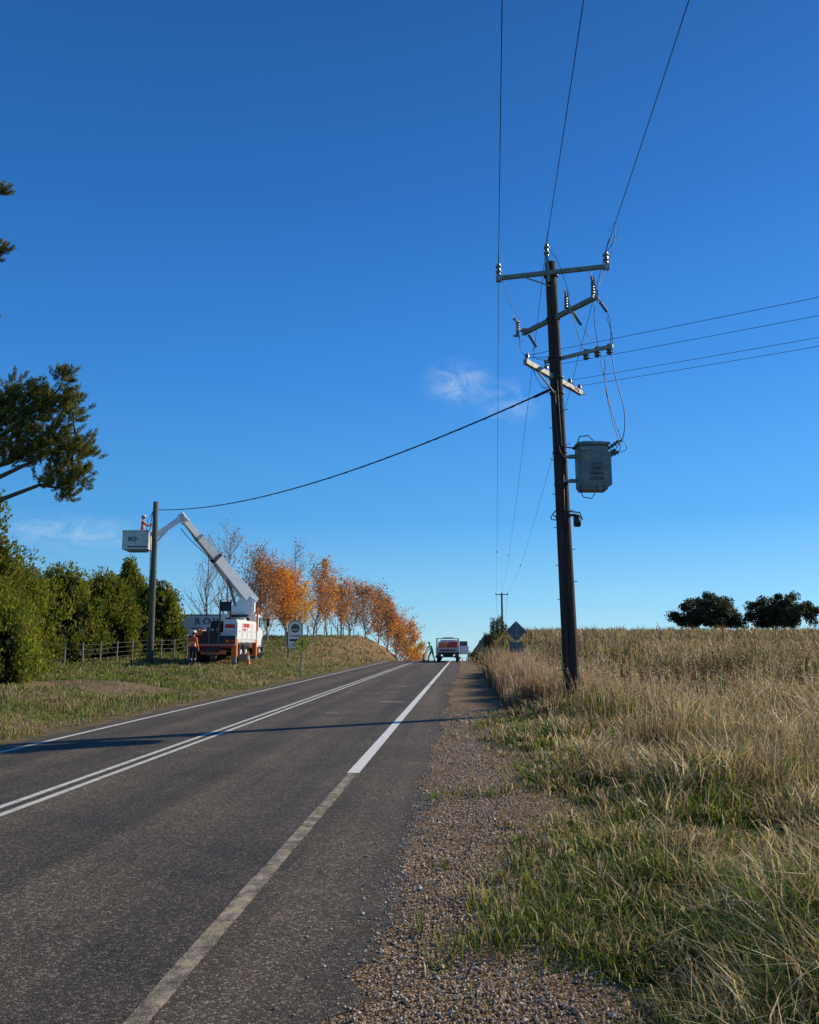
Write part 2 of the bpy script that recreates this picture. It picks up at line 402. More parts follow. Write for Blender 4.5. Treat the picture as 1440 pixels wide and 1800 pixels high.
ch=rng.uniform(.22,.8,n)*(1+.35*np.clip(cl,-1,1.3)+.4*np.clip(cl2,-1,1))*np.interp(y,[6,10,18],[.5,.75,1.])
ch*=np.where((x<4)&(y>20),1.2,1); ch*=np.where((x>3.2)&(x<8)&(y>12)&(y<26),.75,1)
hgt=ch[i]*rng.uniform(.45,1.2,n2_)
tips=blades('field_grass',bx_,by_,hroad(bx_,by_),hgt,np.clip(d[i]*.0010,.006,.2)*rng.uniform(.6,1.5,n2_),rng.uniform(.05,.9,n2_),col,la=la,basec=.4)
# left verge short grass
n=165000
d=np.exp(rng.uniform(math.log(10),math.log(95),n)); s=rng.uniform(-.75,.0,n); r=s*d
x,y=R(r,d)
lim=-7.45-rng.exponential(.45,n)
keep=(x<lim)&(x>-34)&~((np.abs(y-(24-.15*(x+12)))<1.7)&(x<-8.8)&(rng.uniform(size=n)<.85))
keep&=rng.uniform(size=n)<1-.85*np.exp(-((x+14.2)/3)**2-((y-44)/3.5)**2)
keep&=rng.uniform(size=n)<np.clip(.75+.35*pn(x,y,.9,17),.25,1)
x,y,d=x[keep],y[keep],d[keep]; n=len(x)
bk=(y>54)&(x>-11.5)
pg=.58+.35*pn(x,y,.6,31); pg=np.where(bk,.22+.2*pn(x,y,.8,12),pg)
isg=rng.uniform(size=n)<pg
col=np.where(isg[:,None],pick(GREEN,n)*1.1,np.where((bk&(rng.uniform(size=n)<.55))[:,None],pick(BROWN,n),pick(STRAW,n)*.75))
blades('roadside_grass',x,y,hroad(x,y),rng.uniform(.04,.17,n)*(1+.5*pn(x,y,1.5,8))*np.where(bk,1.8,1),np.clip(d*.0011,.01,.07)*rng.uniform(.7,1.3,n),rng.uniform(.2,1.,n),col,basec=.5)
# gravel stones
n=36000
yy=np.exp(rng.uniform(math.log(2.0),math.log(20),n)); xx=rng.normal(.1,.5,n)
kp=(xx>-1.1)&(xx<1.8)&((xx>-.55)|(rng.uniform(size=n)<.14)); xx,yy=xx[kp],yy[kp]; n=len(xx)
sz=rng.uniform(.003,.0105,n)*np.interp(yy,[2,20],[1,1.6]); sz*=np.where(rng.uniform(size=n)<.03,1.8,1)
px,py=W(xx,yy); pz=hroad(xx,yy)+sz*.3+.004
O=np.array([[1,0,0],[-.9,.1,0],[0,1,0],[.1,-1,0],[0,0,.7],[0,0,-.7]])
ang=rng.uniform(0,6.28,n); jit=rng.uniform(.65,1.3,(n,6,1))
B=O[None]*jit; rx=B[...,0]*np.cos(ang)[:,None]-B[...,1]*np.sin(ang)[:,None]; ry=B[...,0]*np.sin(ang)[:,None]+B[...,1]*np.cos(ang)[:,None]
V=np.stack([rx*sz[:,None]+px[:,None],ry*sz[:,None]+py[:,None],B[...,2]*sz[:,None]+pz[:,None]],-1)
T0=np.array([[0,2,4],[2,1,4],[1,3,4],[3,0,4],[2,0,5],[1,2,5],[3,1,5],[0,3,5]])
T=(np.arange(n)[:,None,None]*6+T0[None]).reshape(-1,3)
ST=np.array([[.57,.43,.28],[.40,.28,.17],[.74,.62,.46],[.28,.18,.11],[.50,.33,.19]])
C=np.repeat(pick(ST,n)[:,None,:],6,1)
npmesh('gravel',V.reshape(-1,3),T,C.reshape(-1,3),M['stone'])
n=5200; yy=np.exp(rng.uniform(math.log(2.0),math.log(18),n)); xx=rng.normal(.75,.45,n); kp=(xx>-.5)&(pn(xx,yy,1.7,19)>-.3); xx,yy=xx[kp],yy[kp]; n=len(xx)
blades('grass_litter',xx,yy,hroad(xx,yy)+.02,rng.uniform(.02,.06,n),rng.uniform(.003,.006,n),rng.uniform(1.2,3.,n),pick(STRAW,n)*.9)

# ---------------- foliage helpers
def leafquads(P,size,col,up=.0,outward=None,aspect=.5):
    n=len(P); a=rng.normal(size=(n,3)); 
    if outward is not None: a=a*.6+outward
    a[:,2]+=up; a/=np.linalg.norm(a,axis=1,keepdims=True)
    b=np.cross(a,rng.normal(size=(n,3))); b/=np.linalg.norm(b,axis=1,keepdims=True)
    s=size[:,None]
    V=np.stack([P-a*s*.5,P+b*s*aspect*.5,P+a*s*.5,P-b*s*aspect*.5],1).reshape(-1,3)
    T=(np.arange(n)[:,None]*4+np.array([[0,1,2,3]]))
    return V,T,np.repeat(col,4,0)
def add_leaves(name,parts,parent,mat='leaf'):
    V=[];T=[];C=[];o=0
    for v,t,c in parts: V.append(v);T.append(t+o);C.append(c);o+=len(v)
    return npmesh(name,np.concatenate(V),np.concatenate(T),np.concatenate(C),M[mat],parent)
def conifer(name,r,d,height,rad,n=9000,leaf=.16,tone=1.0,pointed=.5,seed=0):
    z0=hW(r,d); root=empty(name,(r,d,z0))
    mb=MB(); mb.tube([(0,0,-.2),(0,0,height*.85)],[.16,.03],'bark',7)
    ncl=int(85*rad/2)
    mb.obj('trunk',root)
    ph=rng.uniform(0,2*math.pi,ncl); t=rng.uniform(0,1,ncl)**.9
    def prad(t): return rad*np.clip((1-t)**pointed,0,1)*np.clip(.72+t*2.2,0,1)
    cr=prad(t)*rng.uniform(.62,1.0,ncl)
    CC=np.stack([np.cos(ph)*cr,np.sin(ph)*cr,t*height*.97+.1],-1)
    CR=rng.uniform(.22,.5,ncl)*rad*.5
    k=rng.integers(0,ncl,n); dirv=rng.normal(size=(n,3)); dirv/=np.linalg.norm(dirv,axis=1,keepdims=True)
    rr=rng.uniform(.55,1.0,n)[:,None]
    P=CC[k]+dirv*CR[k][:,None]*rr*np.array([1,1,1.6]); 
    out=P.copy(); out[:,2]=0; out/=np.linalg.norm(out,axis=1,keepdims=True)+1e-6
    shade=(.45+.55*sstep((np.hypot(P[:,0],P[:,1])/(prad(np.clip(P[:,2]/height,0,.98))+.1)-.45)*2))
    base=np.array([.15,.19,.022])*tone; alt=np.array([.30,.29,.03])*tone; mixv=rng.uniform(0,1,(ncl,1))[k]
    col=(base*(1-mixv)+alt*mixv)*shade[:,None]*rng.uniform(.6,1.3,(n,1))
    P[:,2]=np.maximum(P[:,2],.05)
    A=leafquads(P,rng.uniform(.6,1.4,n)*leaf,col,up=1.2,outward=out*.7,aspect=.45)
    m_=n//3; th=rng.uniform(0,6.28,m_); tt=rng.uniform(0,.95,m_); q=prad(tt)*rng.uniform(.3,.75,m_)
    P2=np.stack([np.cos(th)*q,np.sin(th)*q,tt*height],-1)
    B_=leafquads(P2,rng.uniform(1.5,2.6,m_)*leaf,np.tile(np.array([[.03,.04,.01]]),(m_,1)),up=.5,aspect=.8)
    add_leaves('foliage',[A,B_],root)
    return root
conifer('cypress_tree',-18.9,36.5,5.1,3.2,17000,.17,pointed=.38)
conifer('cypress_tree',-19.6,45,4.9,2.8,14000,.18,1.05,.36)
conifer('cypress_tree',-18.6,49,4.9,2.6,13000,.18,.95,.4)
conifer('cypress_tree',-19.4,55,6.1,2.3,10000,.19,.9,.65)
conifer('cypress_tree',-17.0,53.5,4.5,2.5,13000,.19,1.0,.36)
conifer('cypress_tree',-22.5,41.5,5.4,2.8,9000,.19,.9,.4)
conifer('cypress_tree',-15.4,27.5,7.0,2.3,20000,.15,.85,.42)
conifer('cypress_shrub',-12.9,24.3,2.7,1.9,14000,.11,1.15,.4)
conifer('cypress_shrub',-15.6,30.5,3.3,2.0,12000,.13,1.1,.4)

# ---------------- big pine on the left
root=empty('pine_tree',(-17.6,25,hW(-17.6,25))); z0=root.location.z
mb=MB(); mb.tube([(0,0,-.3),(.1,0,4),(-.1,.1,9),(.1,0,13),(0,0,17.5)],[.36,.3,.22,.14,.04],'bark',10)
def pix(u,v,dd):
    return ((u-720)/1400*(dd*.9868+ (9.46-(v-700)*.0192-1.6)*.1621)+17.6, dd-25, 9.46-(v-700)*.0192-z0)
limbs=[
 [(0,0,5.6),(2.6,.1,6.0),(4.2,0,6.35),(5.4,.1,7.0),(6.3,0,7.5)],
 [(0,0,5.9),(2.4,.3,6.7),(4.0,.2,7.6),(5.2,.1,8.6),(6.0,0,9.2)],
 [(0,0,6.6),(2.2,-.2,7.6),(3.8,-.2,8.6),(4.8,-.1,9.2)],
 [(0,0,5.2),(2.8,-.3,5.5),(4.4,-.2,5.6),(5.8,-.1,6.2),(6.6,0,6.1)],
 [(0,0,5.8),(2.8,.2,6.5),(4.6,.2,7.0),(6.0,.3,7.9),(6.7,.2,8.0)],
 [(0,0,13),(1.5,.1,13.6),(2.8,0,14.0),(3.9,0,14.6)],
 [(0,0,10.8),(1.5,-.1,11.3),(2.9,0,11.8),(3.8,0,12.0)],
 [(0,0,15),(-1.5,0,15.8),(-3,0,16.3)],[(0,0,11),(-2,0,12),(-4,0,12.5)],[(0,0,7),(-2,0,8),(-4.5,0,8.5)],[(0,0,15),(1.6,0,16.3),(3.7,0,16.7)]]
for l in limbs: mb.tube(l,[.13-.1*i/(len(l)-1) for i in range(len(l))],'bark',7)
parts=[];tw=MB()
tg=[(10,712,.5),(45,700,.5),(70,705,.45),(112,672,.25),(98,712,.4),(128,705,.22),(128,732,.3),(60,735,.6),(20,760,.6),(95,765,.5),(135,792,.35),(60,795,.5),(18,800,.35),(105,822,.45),(130,845,.28),(88,850,.25),(118,865,.22),(148,790,.2),(-30,740,.7),(-60,700,.6),(-20,700,.4),(35,790,.4),(100,790,.4),(140,825,.25),(5,735,.5)]
clumps=[(Vector(pix(u,v,25+random.uniform(-.5,.5))),rr) for u,v,rr in tg]
for (x_,h_,rr) in [(3.85,14.6,.18),(3.5,14.3,.26),(3.65,16.9,.13),(3.75,12.2,.14),(3.3,12.0,.26),(2.5,14.3,.6),(2.2,12,.6),(1.5,16,.7),(-1,15,.9),(-2.5,12.3,1.),(0,17,.6),(-3.,8.6,1.),(2.2,8.3,.6),(-4,12.5,.7)]:
    clumps.append((Vector((x_,random.uniform(-.3,.3),h_-z0)),rr))
LP=[Vector(p) for l in limbs for a,b_ in zip(l[:-1],l[1:]) for p in [Vector(a).lerp(Vector(b_),t) for t in(0,.33,.66,1)]]
for c_,rr in clumps:
    near=min(LP,key=lambda p:(p-c_).length+max(0,(p.x-c_.x))*.7)
    mb.tube([near,near.lerp(c_,.5)+Vector((0,0,-.08)),c_],[.04,.03,.012],'bark',5)
    nt_=int(50*(rr/.5)**1.5)+12
    for k in range(nt_):
        o=rng.normal(size=3)*np.array([.62,.55,.46])*rr*1.15
        ctr=np.array(c_)+o
        if k%3==0: tw.tube([c_,Vector(ctr)],[.012,.006],'bark',4,False)
        ax=o/np.linalg.norm(o)*.5+np.array([.35,0,.55]); ax/=np.linalg.norm(ax)
        n=60; tt=rng.uniform(0,1,(n,1)); dv=rng.normal(size=(n,3)); dv/=np.linalg.norm(dv,axis=1,keepdims=True)
        P=ctr+ax*tt*.26+dv*.05
        bright=.5+.8*rng.uniform()
        col=np.array([.17,.17,.035])*bright*rng.uniform(.6,1.4,(n,1))
        parts.append(leafquads(P,rng.uniform(.08,.15,n),col,outward=dv*.8+ax*.8,aspect=.2))
mb.obj('trunk_and_limbs',root,True)
add_leaves('needles',parts,root); tw.obj('twigs',root)

# ---------------- deciduous trees
def decid(name,r,d,height,spread,nleaf,cols,bark='palebark',leaf=.13,trunk=.11,low=.0):
    z0=hW(r,d); root=empty(name,(r,d,z0)); mb=MB(); tips=[]
    def grow(p,dv,ln,rad,lev):
        pts=[p];q=p.copy();dd=dv.copy()
        for i in range(3):
            dd=(dd+Vector((random.gauss(0,.12),random.gauss(0,.12),.10))).normalized(); q=q+dd*ln/3; pts.append(q.copy())
            tips.append(q.copy())
        mb.tube(pts,[rad,rad*.85,rad*.7,rad*.5],bark,5 if lev>1 else 6,False)
        if lev<3:
            nb=(4,3,3)[lev]
            for i in range(nb):
                t=pts[1+i%3]; az=random.uniform(0,6.28)
                nd=(dd*.8+Vector((math.cos(az),math.sin(az),.3))*random.uniform(.4,.7)).normalized()
                grow(t,nd,ln*random.uniform(.45,.68),max(.007,rad*.5),lev+1)
    p=Vector((0,0,-.3)); q=p; segs=9; leader=[p]; lx_=random.gauss(0,.04)
    for i in range(segs):
        q=q+Vector((random.gauss(lx_,.08),random.gauss(0,.08),height/segs*.99)); leader.append(q)
    mb.tube(leader,[trunk*(1-i/segs*.9) for i in range(segs+1)],bark,7)
    for i in range(1,segs):
        for k in range(4 if i<4 else 3):
            az=random.uniform(0,6.28); t=i/segs; prof_=(1.12-t)**.75*min(1,.6+t*2.2)
            b0=leader[i]+(leader[i+1]-leader[i])*random.uniform(-.6 if i==1 else 0,1)
            grow(b0,Vector((math.cos(az)*.68,math.sin(az)*.68,.75)).normalized(),spread*prof_*random.uniform(.55,1.15),trunk*.35*(1-t*.6),1)
    mb.obj('trunk_and_branches',root)
    if nleaf:
        T_=np.array([list(t) for t in tips]); k=rng.integers(0,len(T_),nleaf)
        w=rng.uniform(size=len(T_))*np.clip(1.25-low*T_[:,2]/height,.05,1); k=k[rng.uniform(size=nleaf)<.14+.86*w[k]]; n=len(k)
        P=T_[k]+rng.normal(size=(n,3))*spread*.085
        col=np.array(cols)[(rng.uniform(size=n)*len(cols)).astype(int)]*rng.uniform(.6,1.35,(n,1))*(.7+.5*w[k])[:,None]
        add_leaves('foliage',[leafquads(P,rng.uniform(.6,1.3,n)*leaf,col,aspect=.7)],root)
    return root
RB=[(.42,.19,.09),(.55,.26,.10),(.32,.17,.11)]; OR=[(.85,.38,.05),(.95,.50,.08),(.62,.25,.05)]; OB=[(.7,.30,.08),(.48,.21,.10),(.85,.42,.09)]; YO=[(.95,.56,.08),(.85,.44,.06),(.7,.46,.08)]
decid('birch_tree',-15.8,63,8.0,2.8,800,RB,leaf=.12)
decid('birch_tree',-13.8,61,8.7,3.0,1800,RB,leaf=.12)
decid('birch_tree',-12.4,67,7.0,3.1,8500,RB,leaf=.14,low=.3)
decid('birch_tree',-11.6,66,6.2,2.9,6500,OB,leaf=.15,low=.6)
decid('birch_tree',-10.7,69,5.6,3.1,13500,OR,leaf=.17,low=.3)
decid('birch_tree',-9.9,71,5.2,2.7,8500,YO,leaf=.16,low=.4)
decid('birch_tree',-10.3,74,8.4,2.6,2200,RB,leaf=.13,low=.9)
decid('birch_tree',-9.1,76,5.4,2.4,4500,OB,leaf=.15,low=.5)
decid('birch_tree',-8.1,80,7.4,2.8,9500,OR,leaf=.17,low=.9)
decid('birch_tree',-7.3,86,5.6,2.6,5200,OB,leaf=.17,low=.5)
decid('birch_tree',-6.4,90,4.8,2.6,5200,RB,leaf=.18,low=.4)
decid('birch_tree',-5.3,97,6.2,3.4,8000,OB,leaf=.2,low=.6)
decid('birch_tree',-4.0,102,5.6,3.2,7500,RB,leaf=.2,low=.4)
decid('birch_tree',-2.9,106,6.0,3.2,7500,OR,leaf=.21,low=.6)
decid('birch_tree',-1.6,113,5.6,3.3,7000,OB,leaf=.22,low=.5)
decid('birch_tree',-.7,122,6.6,3.3,7000,OR,leaf=.23,low=.5)
decid('birch_tree',.8,135,6.4,3.4,7000,YO,leaf=.25,low=.5)
decid('birch_tree',2.1,150,7.0,3.4,6000,OB,leaf=.27,low=.3)

def gum(name,r,d,height,rad,n,cols=((.06,.075,.03),(.09,.10,.045),(.04,.05,.025)),leaf=.42):
    z0=hW(r,d); root=empty(name,(r,d,z0)); mb=MB()
    cl=[]
    for i in range(70):
        a=random.uniform(0,6.28); q=random.uniform(.02,1)**.5
        top=.99-.42*q**3; bot=.14+.06*q
        cz=height*random.uniform(bot,max(bot+.12,top-.10)); cl.append((Vector((math.cos(a)*rad*q*.84,math.sin(a)*rad*q*.7,cz)),random.uniform(.10,.19)*rad))
    for k in range(4):
        bx=random.uniform(-.6,.6)*rad; mb.tube([(bx*.6,0,-.4),(bx*.8,0,height*.25),(bx,0,height*.5)],[.3,.25,.15],'bark',7)
        for c_,_ in cl[k*8:k*8+8]: mb.tube([(bx*.8,0,height*.25),Vector((bx,0,height*.35)).lerp(c_,.5),c_],[.16,.1,.04],'bark',5)
    mb.obj('trunk_and_limbs',root)
    CC=np.array([list(c_) for c_,_ in cl]); CR=np.array([q for _,q in cl]); k=rng.integers(0,len(cl),n)
    dv=rng.normal(size=(n,3)); dv/=np.linalg.norm(dv,axis=1,keepdims=True); dv[:,2]*=.8
    P=CC[k]+dv*CR[k][:,None]*rng.uniform(.3,1.15,(n,1))
    col=np.array(cols)[rng.integers(0,3,n)]*rng.uniform(.6,1.4,(n,1))
    add_leaves('foliage',[leafquads(P,rng.uniform(.6,1.3,n)*leaf,col,aspect=.6)],root)
gum('gum_tree',55.2,150,7.8,7.6,22000); gum('gum_tree',70.4,152,8.4,7.4,22000)
parts=[]
for (r_,d_,q,hh) in [(10.2,100,1.1,2.6),(8.4,104,1.0,2.6),(11.5,104,1.2,3.2)]:
    n=2200; dv=rng.normal(size=(n,3)); dv/=np.linalg.norm(dv,axis=1,keepdims=True)
    P=np.array([r_,d_,hW(r_,d_)+hh*.4])+dv*np.array([q,q,hh*.55])*rng.uniform(.5,1.05,(n,1))*(1+.2*np.sin(dv[:,:1]*7))
    parts.append(leafquads(P,rng.uniform(.12,.3,n),np.array([[.09,.10,.04]])*rng.uniform(.4,1.4,(n,1)),aspect=.6))
add_leaves('distant_scrub',parts,None)
parts=[]
for (r_,d_,q,hh) in [(6.6,24.5,1.0,.8),(8.2,25.5,1.3,.9),(9.9,24.8,1.4,.95),(11.6,25.6,1.5,1.0),(13.2,24.6,1.3,.9),(7.4,21.3,.7,.55),(10.2,20.8,.9,.6),(5.6,20.6,.6,.5),(6.2,22.4,.8,.6),(15,26,1.6,1.1)]:
    n=3400; dv=rng.normal(size=(n,3)); dv/=np.linalg.norm(dv,axis=1,keepdims=True); dv[:,2]=np.abs(dv[:,2])
    P=np.array([r_,d_,hW(r_,d_)])+dv*np.array([q,q*.8,hh*.85])*rng.uniform(.45,1.12,(n,1))*(1+.3*np.sin(dv[:,:1]*6+r_)*np.cos(dv[:,1:2]*5))
    cc=np.where(rng.uniform(size=(n,1))<.55,np.array([[.20,.12,.06]]),np.array([[.10,.11,.03]]))*rng.uniform(.4,1.4,(n,1))
    parts.append(leafquads(P,rng.uniform(.04,.11,n),cc,aspect=.4,up=.6))
add_leaves('bramble_thicket',parts,None)
n=5600
d=np.exp(rng.uniform(math.log(5),math.log(50),n)); s=rng.uniform(.07,.72,n); x,y=R(s*d,d)
kp=(x>np.interp(y,[6,20],[3.0,1.9]))&(pn(x,y,.8,41)>-.5); x,y,d=x[kp],y[kp],d[kp]; n=len(x)
# extra tufts around the pole foot
xe=rng.normal(3.1,.8,420); ye=rng.normal(19.6,1.0,420); ke=(xe>1.7)&~((abs(xe-2.45)<.3)&(abs(ye-19.2)<.3)); x=np.concatenate([x,xe[ke]]); y=np.concatenate([y,ye[ke]]); d=np.concatenate([d,np.full(ke.sum(),19.)]); n=len(x)
tp_=blades('seed_stalks',x,y,hroad(x,y),rng.uniform(.55,1.15,n)*np.interp(y,[6,14],[.7,1]),np.clip(d*.0006,.004,.02),rng.uniform(.05,.4,n),pick(STRAW,n)*.9)
tt=np.repeat(tp_,7,0)-np.array([[0,0,1]])*rng.uniform(0,.16,(len(tp_)*7,1))+rng.normal(0,.012,(len(tp_)*7,3))
add_leaves('seed_heads',[leafquads(tt,np.repeat(np.clip(d*.0025,.02,.06),7)*rng.uniform(.7,1.3,len(tt)),pick(np.array([[.6,.42,.24],[.44,.30,.16],[.7,.54,.34]]),len(tt)),up=1.2,aspect=.4)],None)
n=13000; x=rng.normal(1.7,.35,n); y=rng.uniform(20,44,n); kp=(x>.9)&(x<3.2)&(pn(x,y,1.3,9)>-1.0); x,y=x[kp],y[kp]; n=len(x)
blades('dry_reeds',x,y,hroad(x,y),rng.uniform(.4,1.15,n)*np.clip(1+.3*pn(x,y,1.1,9),.4,1.5),rng.uniform(.012,.035,n),rng.uniform(.03,.3,n),pick(np.array([[.46,.31,.17],[.6,.44,.25],[.35,.21,.12]]),n))

# ---------------- main utility pole
def PX(h): return 3.80-.0189*h
up=empty('utility_pole',(0,0,0))
mb=MB(); hs=[-.5,0,1,2,4,6,8,10,11.15]
mb.tube([(PX(h),19,h) for h in hs],[.205,.20,.19,.185,.175,.165,.155,.145,.14],'pole',20)
for i in range(13):
    h=2.6+i*.42+random.uniform(-.06,.06); s_=1 if i%2 else -1
    mb.tube([(PX(h)+s_*.14,18.98,h),(PX(h)+s_*.25,18.93,h)],.009,'dark',5)
mb.obj('pole',up,True)
mb=MB()
mb.beam((2.22,18.93,10.70),(4.98,18.73,10.93),.09,.10,.09,.10,'arm')
for p in((2.26,18.93,10.75),(4.94,18.73,10.97)):
    p=Vector(p); mb.box(p+Vector((0,0,-.06)),(.13,.12,.14),'steel')
    mb.tube([p,p+Vector((0,0,.1))],.015,'steel',6)
    mb.disc_stack(p+Vector((0,0,.06)),p+Vector((0,0,.33)),2,.085,'insul',.6)
mb.beam((3.50,18.82,10.55),(3.47,18.82,11.28),.07,.07,.07,.07,'arm')
mb.disc_stack((3.47,18.82,11.25),(3.47,18.82,11.56),2,.08,'insul',.6)
mb.beam((2.9,18.86,10.70),(3.55,18.84,10.45),.04,.02,.04,.02,'steel')
F0=Vector((3.02,19.72,9.58));F1=Vector((4.44,17.88,9.72))
mb.beam(F0,F1,.09,.11,.09,.11,'arm')
def fuse(p,out):
    p=Vector(p);o=Vector(out)
    mb.box(p,(.12,.12,.16),'steel')
    mb.beam(p,p+o*.22,.05,.05,.05,.05,'steel')
    q=p+o*.26
    mb.disc_stack(q+Vector((0,0,-.20))+o*.02,q+Vector((0,0,.22))-o*.02,6,.055,'insul',.55)
    mb.beam(q+Vector((0,0,.22)),q+Vector((0,0,.24))+o*.16,.04,.03,.05,.05,'armpale')
    mb.beam(q+Vector((0,0,-.2)),q+Vector((0,0,-.22))+o*.16,.04,.03,.05,.05,'armpale')
    mb.tube([q+Vector((.05,0,.26))+o*.17,q+Vector((.12,0,-.28))+o*.13],.02,'armpale',7)
    mb.tube([q+Vector((0,0,.24))+o*.12,q+Vector((0,0,.30))+o*.2,q+Vector((0,0,.36))+o*.14],.009,'steel',5)
    mb.tube([q+Vector((.12,0,-.28))+o*.13,q+Vector((.16,0,-.38))+o*.13,q+Vector((.22,0,-.33))+o*.13],.009,'steel',5)
    return q
ou=Vector((-.75,-.65,0)).normalized()
q1=fuse(F0+Vector((-.02,.02,.03)),ou); 
q2=fuse(F0.lerp(F1,.62)+Vector((0,0,.08)),Vector((-.3,-.9,0)).normalized()); q3=fuse(F1+Vector((-.02,0,.08)),Vector((-.4,-.9,0)).normalized())
for a,b_ in [((3.08,19.55,9.45),(3.26,19.5,9.10)),((3.95,18.4,9.62),(4.16,18.3,9.20)),((4.46,17.9,9.72),(4.68,17.85,9.34))]:
    mb.disc_stack(a,b_,7,.048,'insuldark',.5)
mb.beam((3.40,19.2,8.58),(4.90,18.28,8.66),.07,.08,.07,.08,'armpale')
for t in(.62,.78,.95):
    p=Vector((3.40,19.2,8.56)).lerp(Vector((4.90,18.28,8.64)),t); mb.box(p+Vector((0,0,.06)),(.1,.1,.05),'steel'); mb.disc_stack(p+Vector((0,0,-.04)),p+Vector((0,0,-.17)),2,.085,'insuldark',.6)
L0=Vector((2.72,17.9,8.13));L1=Vector((4.5,20.1,8.06))
mb.beam(L0,L1,.10,.12,.10,.12,'armpale')
for t in(.03,.35,.78,.97):
    p=L0.lerp(L1,t)+Vector((0,0,.06)); mb.tube([p,p+Vector((0,0,.04))],.012,'steel',5); mb.disc_stack(p+Vector((0,0,.03)),p+Vector((0,0,.15)),1,.06,'insul',.7)
mb.beam(L0.lerp(L1,.2)+Vector((0,0,-.06)),(PX(7.5)-.02,18.85,7.55),.04,.02,.04,.02,'steel')
for h in(10.8,9.65,8.62,8.1,7.7,6.2,5.4,4.6):
    mb.tube([(PX(h),19,h-.025),(PX(h),19,h+.025)],.182,'dark',16)
mb.obj('crossarm_assembly',up)
tx=MB(); cx,cy=4.36,18.62
tx.box((cx,cy,5.72),(.70,.52,1.02),'txgrey',bev=.03)
tx.box((cx,cy,6.27),(.78,.60,.07),'txgrey',bev=.015)
tx.box((cx,cy,6.32),(.5,.4,.04),'txgrey',bev=.01)
for i in range(5): tx.box((cx+.385,cy-.2+i*.1,5.68),(.07,.018,.8),'txgrey')
for i in range(5): tx.box((cx-.2+i*.1,cy+.30,5.68),(.018,.08,.8),'txgrey')
for h in(5.45,6.05):
    tx.box((3.93,18.82,h),(.16,.16,.07),'steel'); tx.beam((3.70,18.86,h),(4.0,18.78,h),.1,.05,.1,.05,'steel')
tx.box((cx-.2,cy-.27,6.14),(.22,.03,.05),'armpale')
tx.box((cx,cy,5.19),(.62,.46,.05),'txgrey',bev=.01)
tx.tube([(cx+.1,cy-.3,5.25),(cx+.1,cy-.33,5.1)],.03,'steel',8)
bush=[((4.66,18.5,6.12),(4.98,18.38,6.33)),((4.68,18.66,5.98),(5.02,18.6,6.12)),((4.68,18.8,6.05),(5.0,18.82,6.22))]
for a,b_ in bush: tx.disc_stack(a,b_,5,.06,'insuldark',.5)
tx.tube([(4.0,18.5,6.28),(4.05,18.42,6.45),(4.25,18.42,6.47),(4.38,18.45,6.36)],.014,'black',6)
tx.tube([(4.05,18.55,5.18),(4.1,18.5,5.0),(4.3,18.5,4.96),(4.4,18.55,5.1)],.012,'black',6)
tx.obj('transformer',up)
text('label_voltage','15kV',(cx+.04,cy-.264,5.66),.12,'black',up,bold=.003); text('label_rating','100kVA',(cx+.04,cy-.264,5.54),.12,'black',up,sx=.9,bold=.003)
text('label_number','S258330',(cx+.04,cy-.264,5.42),.11,'black',up,sx=.9,bold=.002); text('label_tested','TESTED',(cx+.06,cy-.264,5.78),.08,'black',up)
lb=MB(); lb.box((cx-.17,cy-.263,5.95),(.09,.006,.10),'txmark'); lb.box((cx-.04,cy-.263,5.96),(.07,.006,.07),'txmark'); lb.obj('labels',up)
cb=MB()
cb.tube([(PX(8)-.08,18.83,7.9),(PX(7)-.10,18.8,7.2),(PX(6)-.06,18.8,6.2),(PX(5.5)+.08,18.8,5.9)],.028,'cable',7)
cb.tube([(PX(8)-.02,18.82,8.0),(PX(7)-.02,18.8,7.2),(PX(6.2),18.78,6.3),(3.98,18.6,6.2)],.022,'cable',7)
cb.tube([(PX(5)-.0,18.8,5.6),(PX(4)-.03,18.79,4.8),(PX(3),18.8,4.2)],.025,'cable',7)
cb.box((PX(4.5)+.30,18.85,4.47),(.16,.14,.26),'dark',bev=.02); cb.box((PX(4.5)+.2,18.86,4.62),(.3,.06,.06),'dark')
cb.tube([(PX(4.6)-.17,18.82,4.55),(PX(4.6)-.3,18.8,4.62),(PX(4.6)-.2,18.78,4.74),(PX(4.6)+.05,18.78,4.70),(PX(4.6)+.36,18.8,4.68),(PX(4.6)+.42,18.82,4.5)],.018,'black',6)
cb.tube([(PX(4.6)-.17,18.82,4.5),(PX(4.6)-.32,18.8,4.5),(PX(4.6)-.33,18.8,4.6)],.014,'black',6)
def wire(pts,rad,mat='wire',n=5): 
    P=[Vector(p) for p in pts]; P=[P[0]*2-P[1]]+P+[P[-1]*2-P[-2]]; out=[]
    for i in range(1,len(P)-2):
        for k in range(8):
            t=k/8; a,b_,c_,d_=P[i-1:i+3]
            out.append(.5*((2*b_)+(c_-a)*t+(2*a-5*b_+4*c_-d_)*t*t+(3*b_-a-3*c_+d_)*t**3))
    out.append(P[-2]); cb.tube(out,rad,mat,n,False)
wire([(4.70,18.0,9.3),(4.86,18.2,8.95),(4.90,18.3,8.7)],.008)
wire([(4.64,18.5,8.4),(4.70,18.45,7.9),(4.78,18.4,7.3),(4.92,18.35,6.7),(5.02,18.36,6.38),(4.98,18.38,6.33)],.010)
wire([(4.74,18.45,8.4),(4.74,18.5,7.7),(4.86,18.5,6.9),(5.04,18.55,6.3),(5.02,18.6,6.12)],.010)
wire([(4.88,18.35,8.45),(4.95,18.35,7.9),(5.13,18.4,7.1),(5.12,18.5,6.5),(5.0,18.8,6.24)],.011)
wire([(4.98,18.38,6.33),(5.1,18.38,6.3),(5.16,18.45,6.15),(5.05,18.55,6.1)],.008)
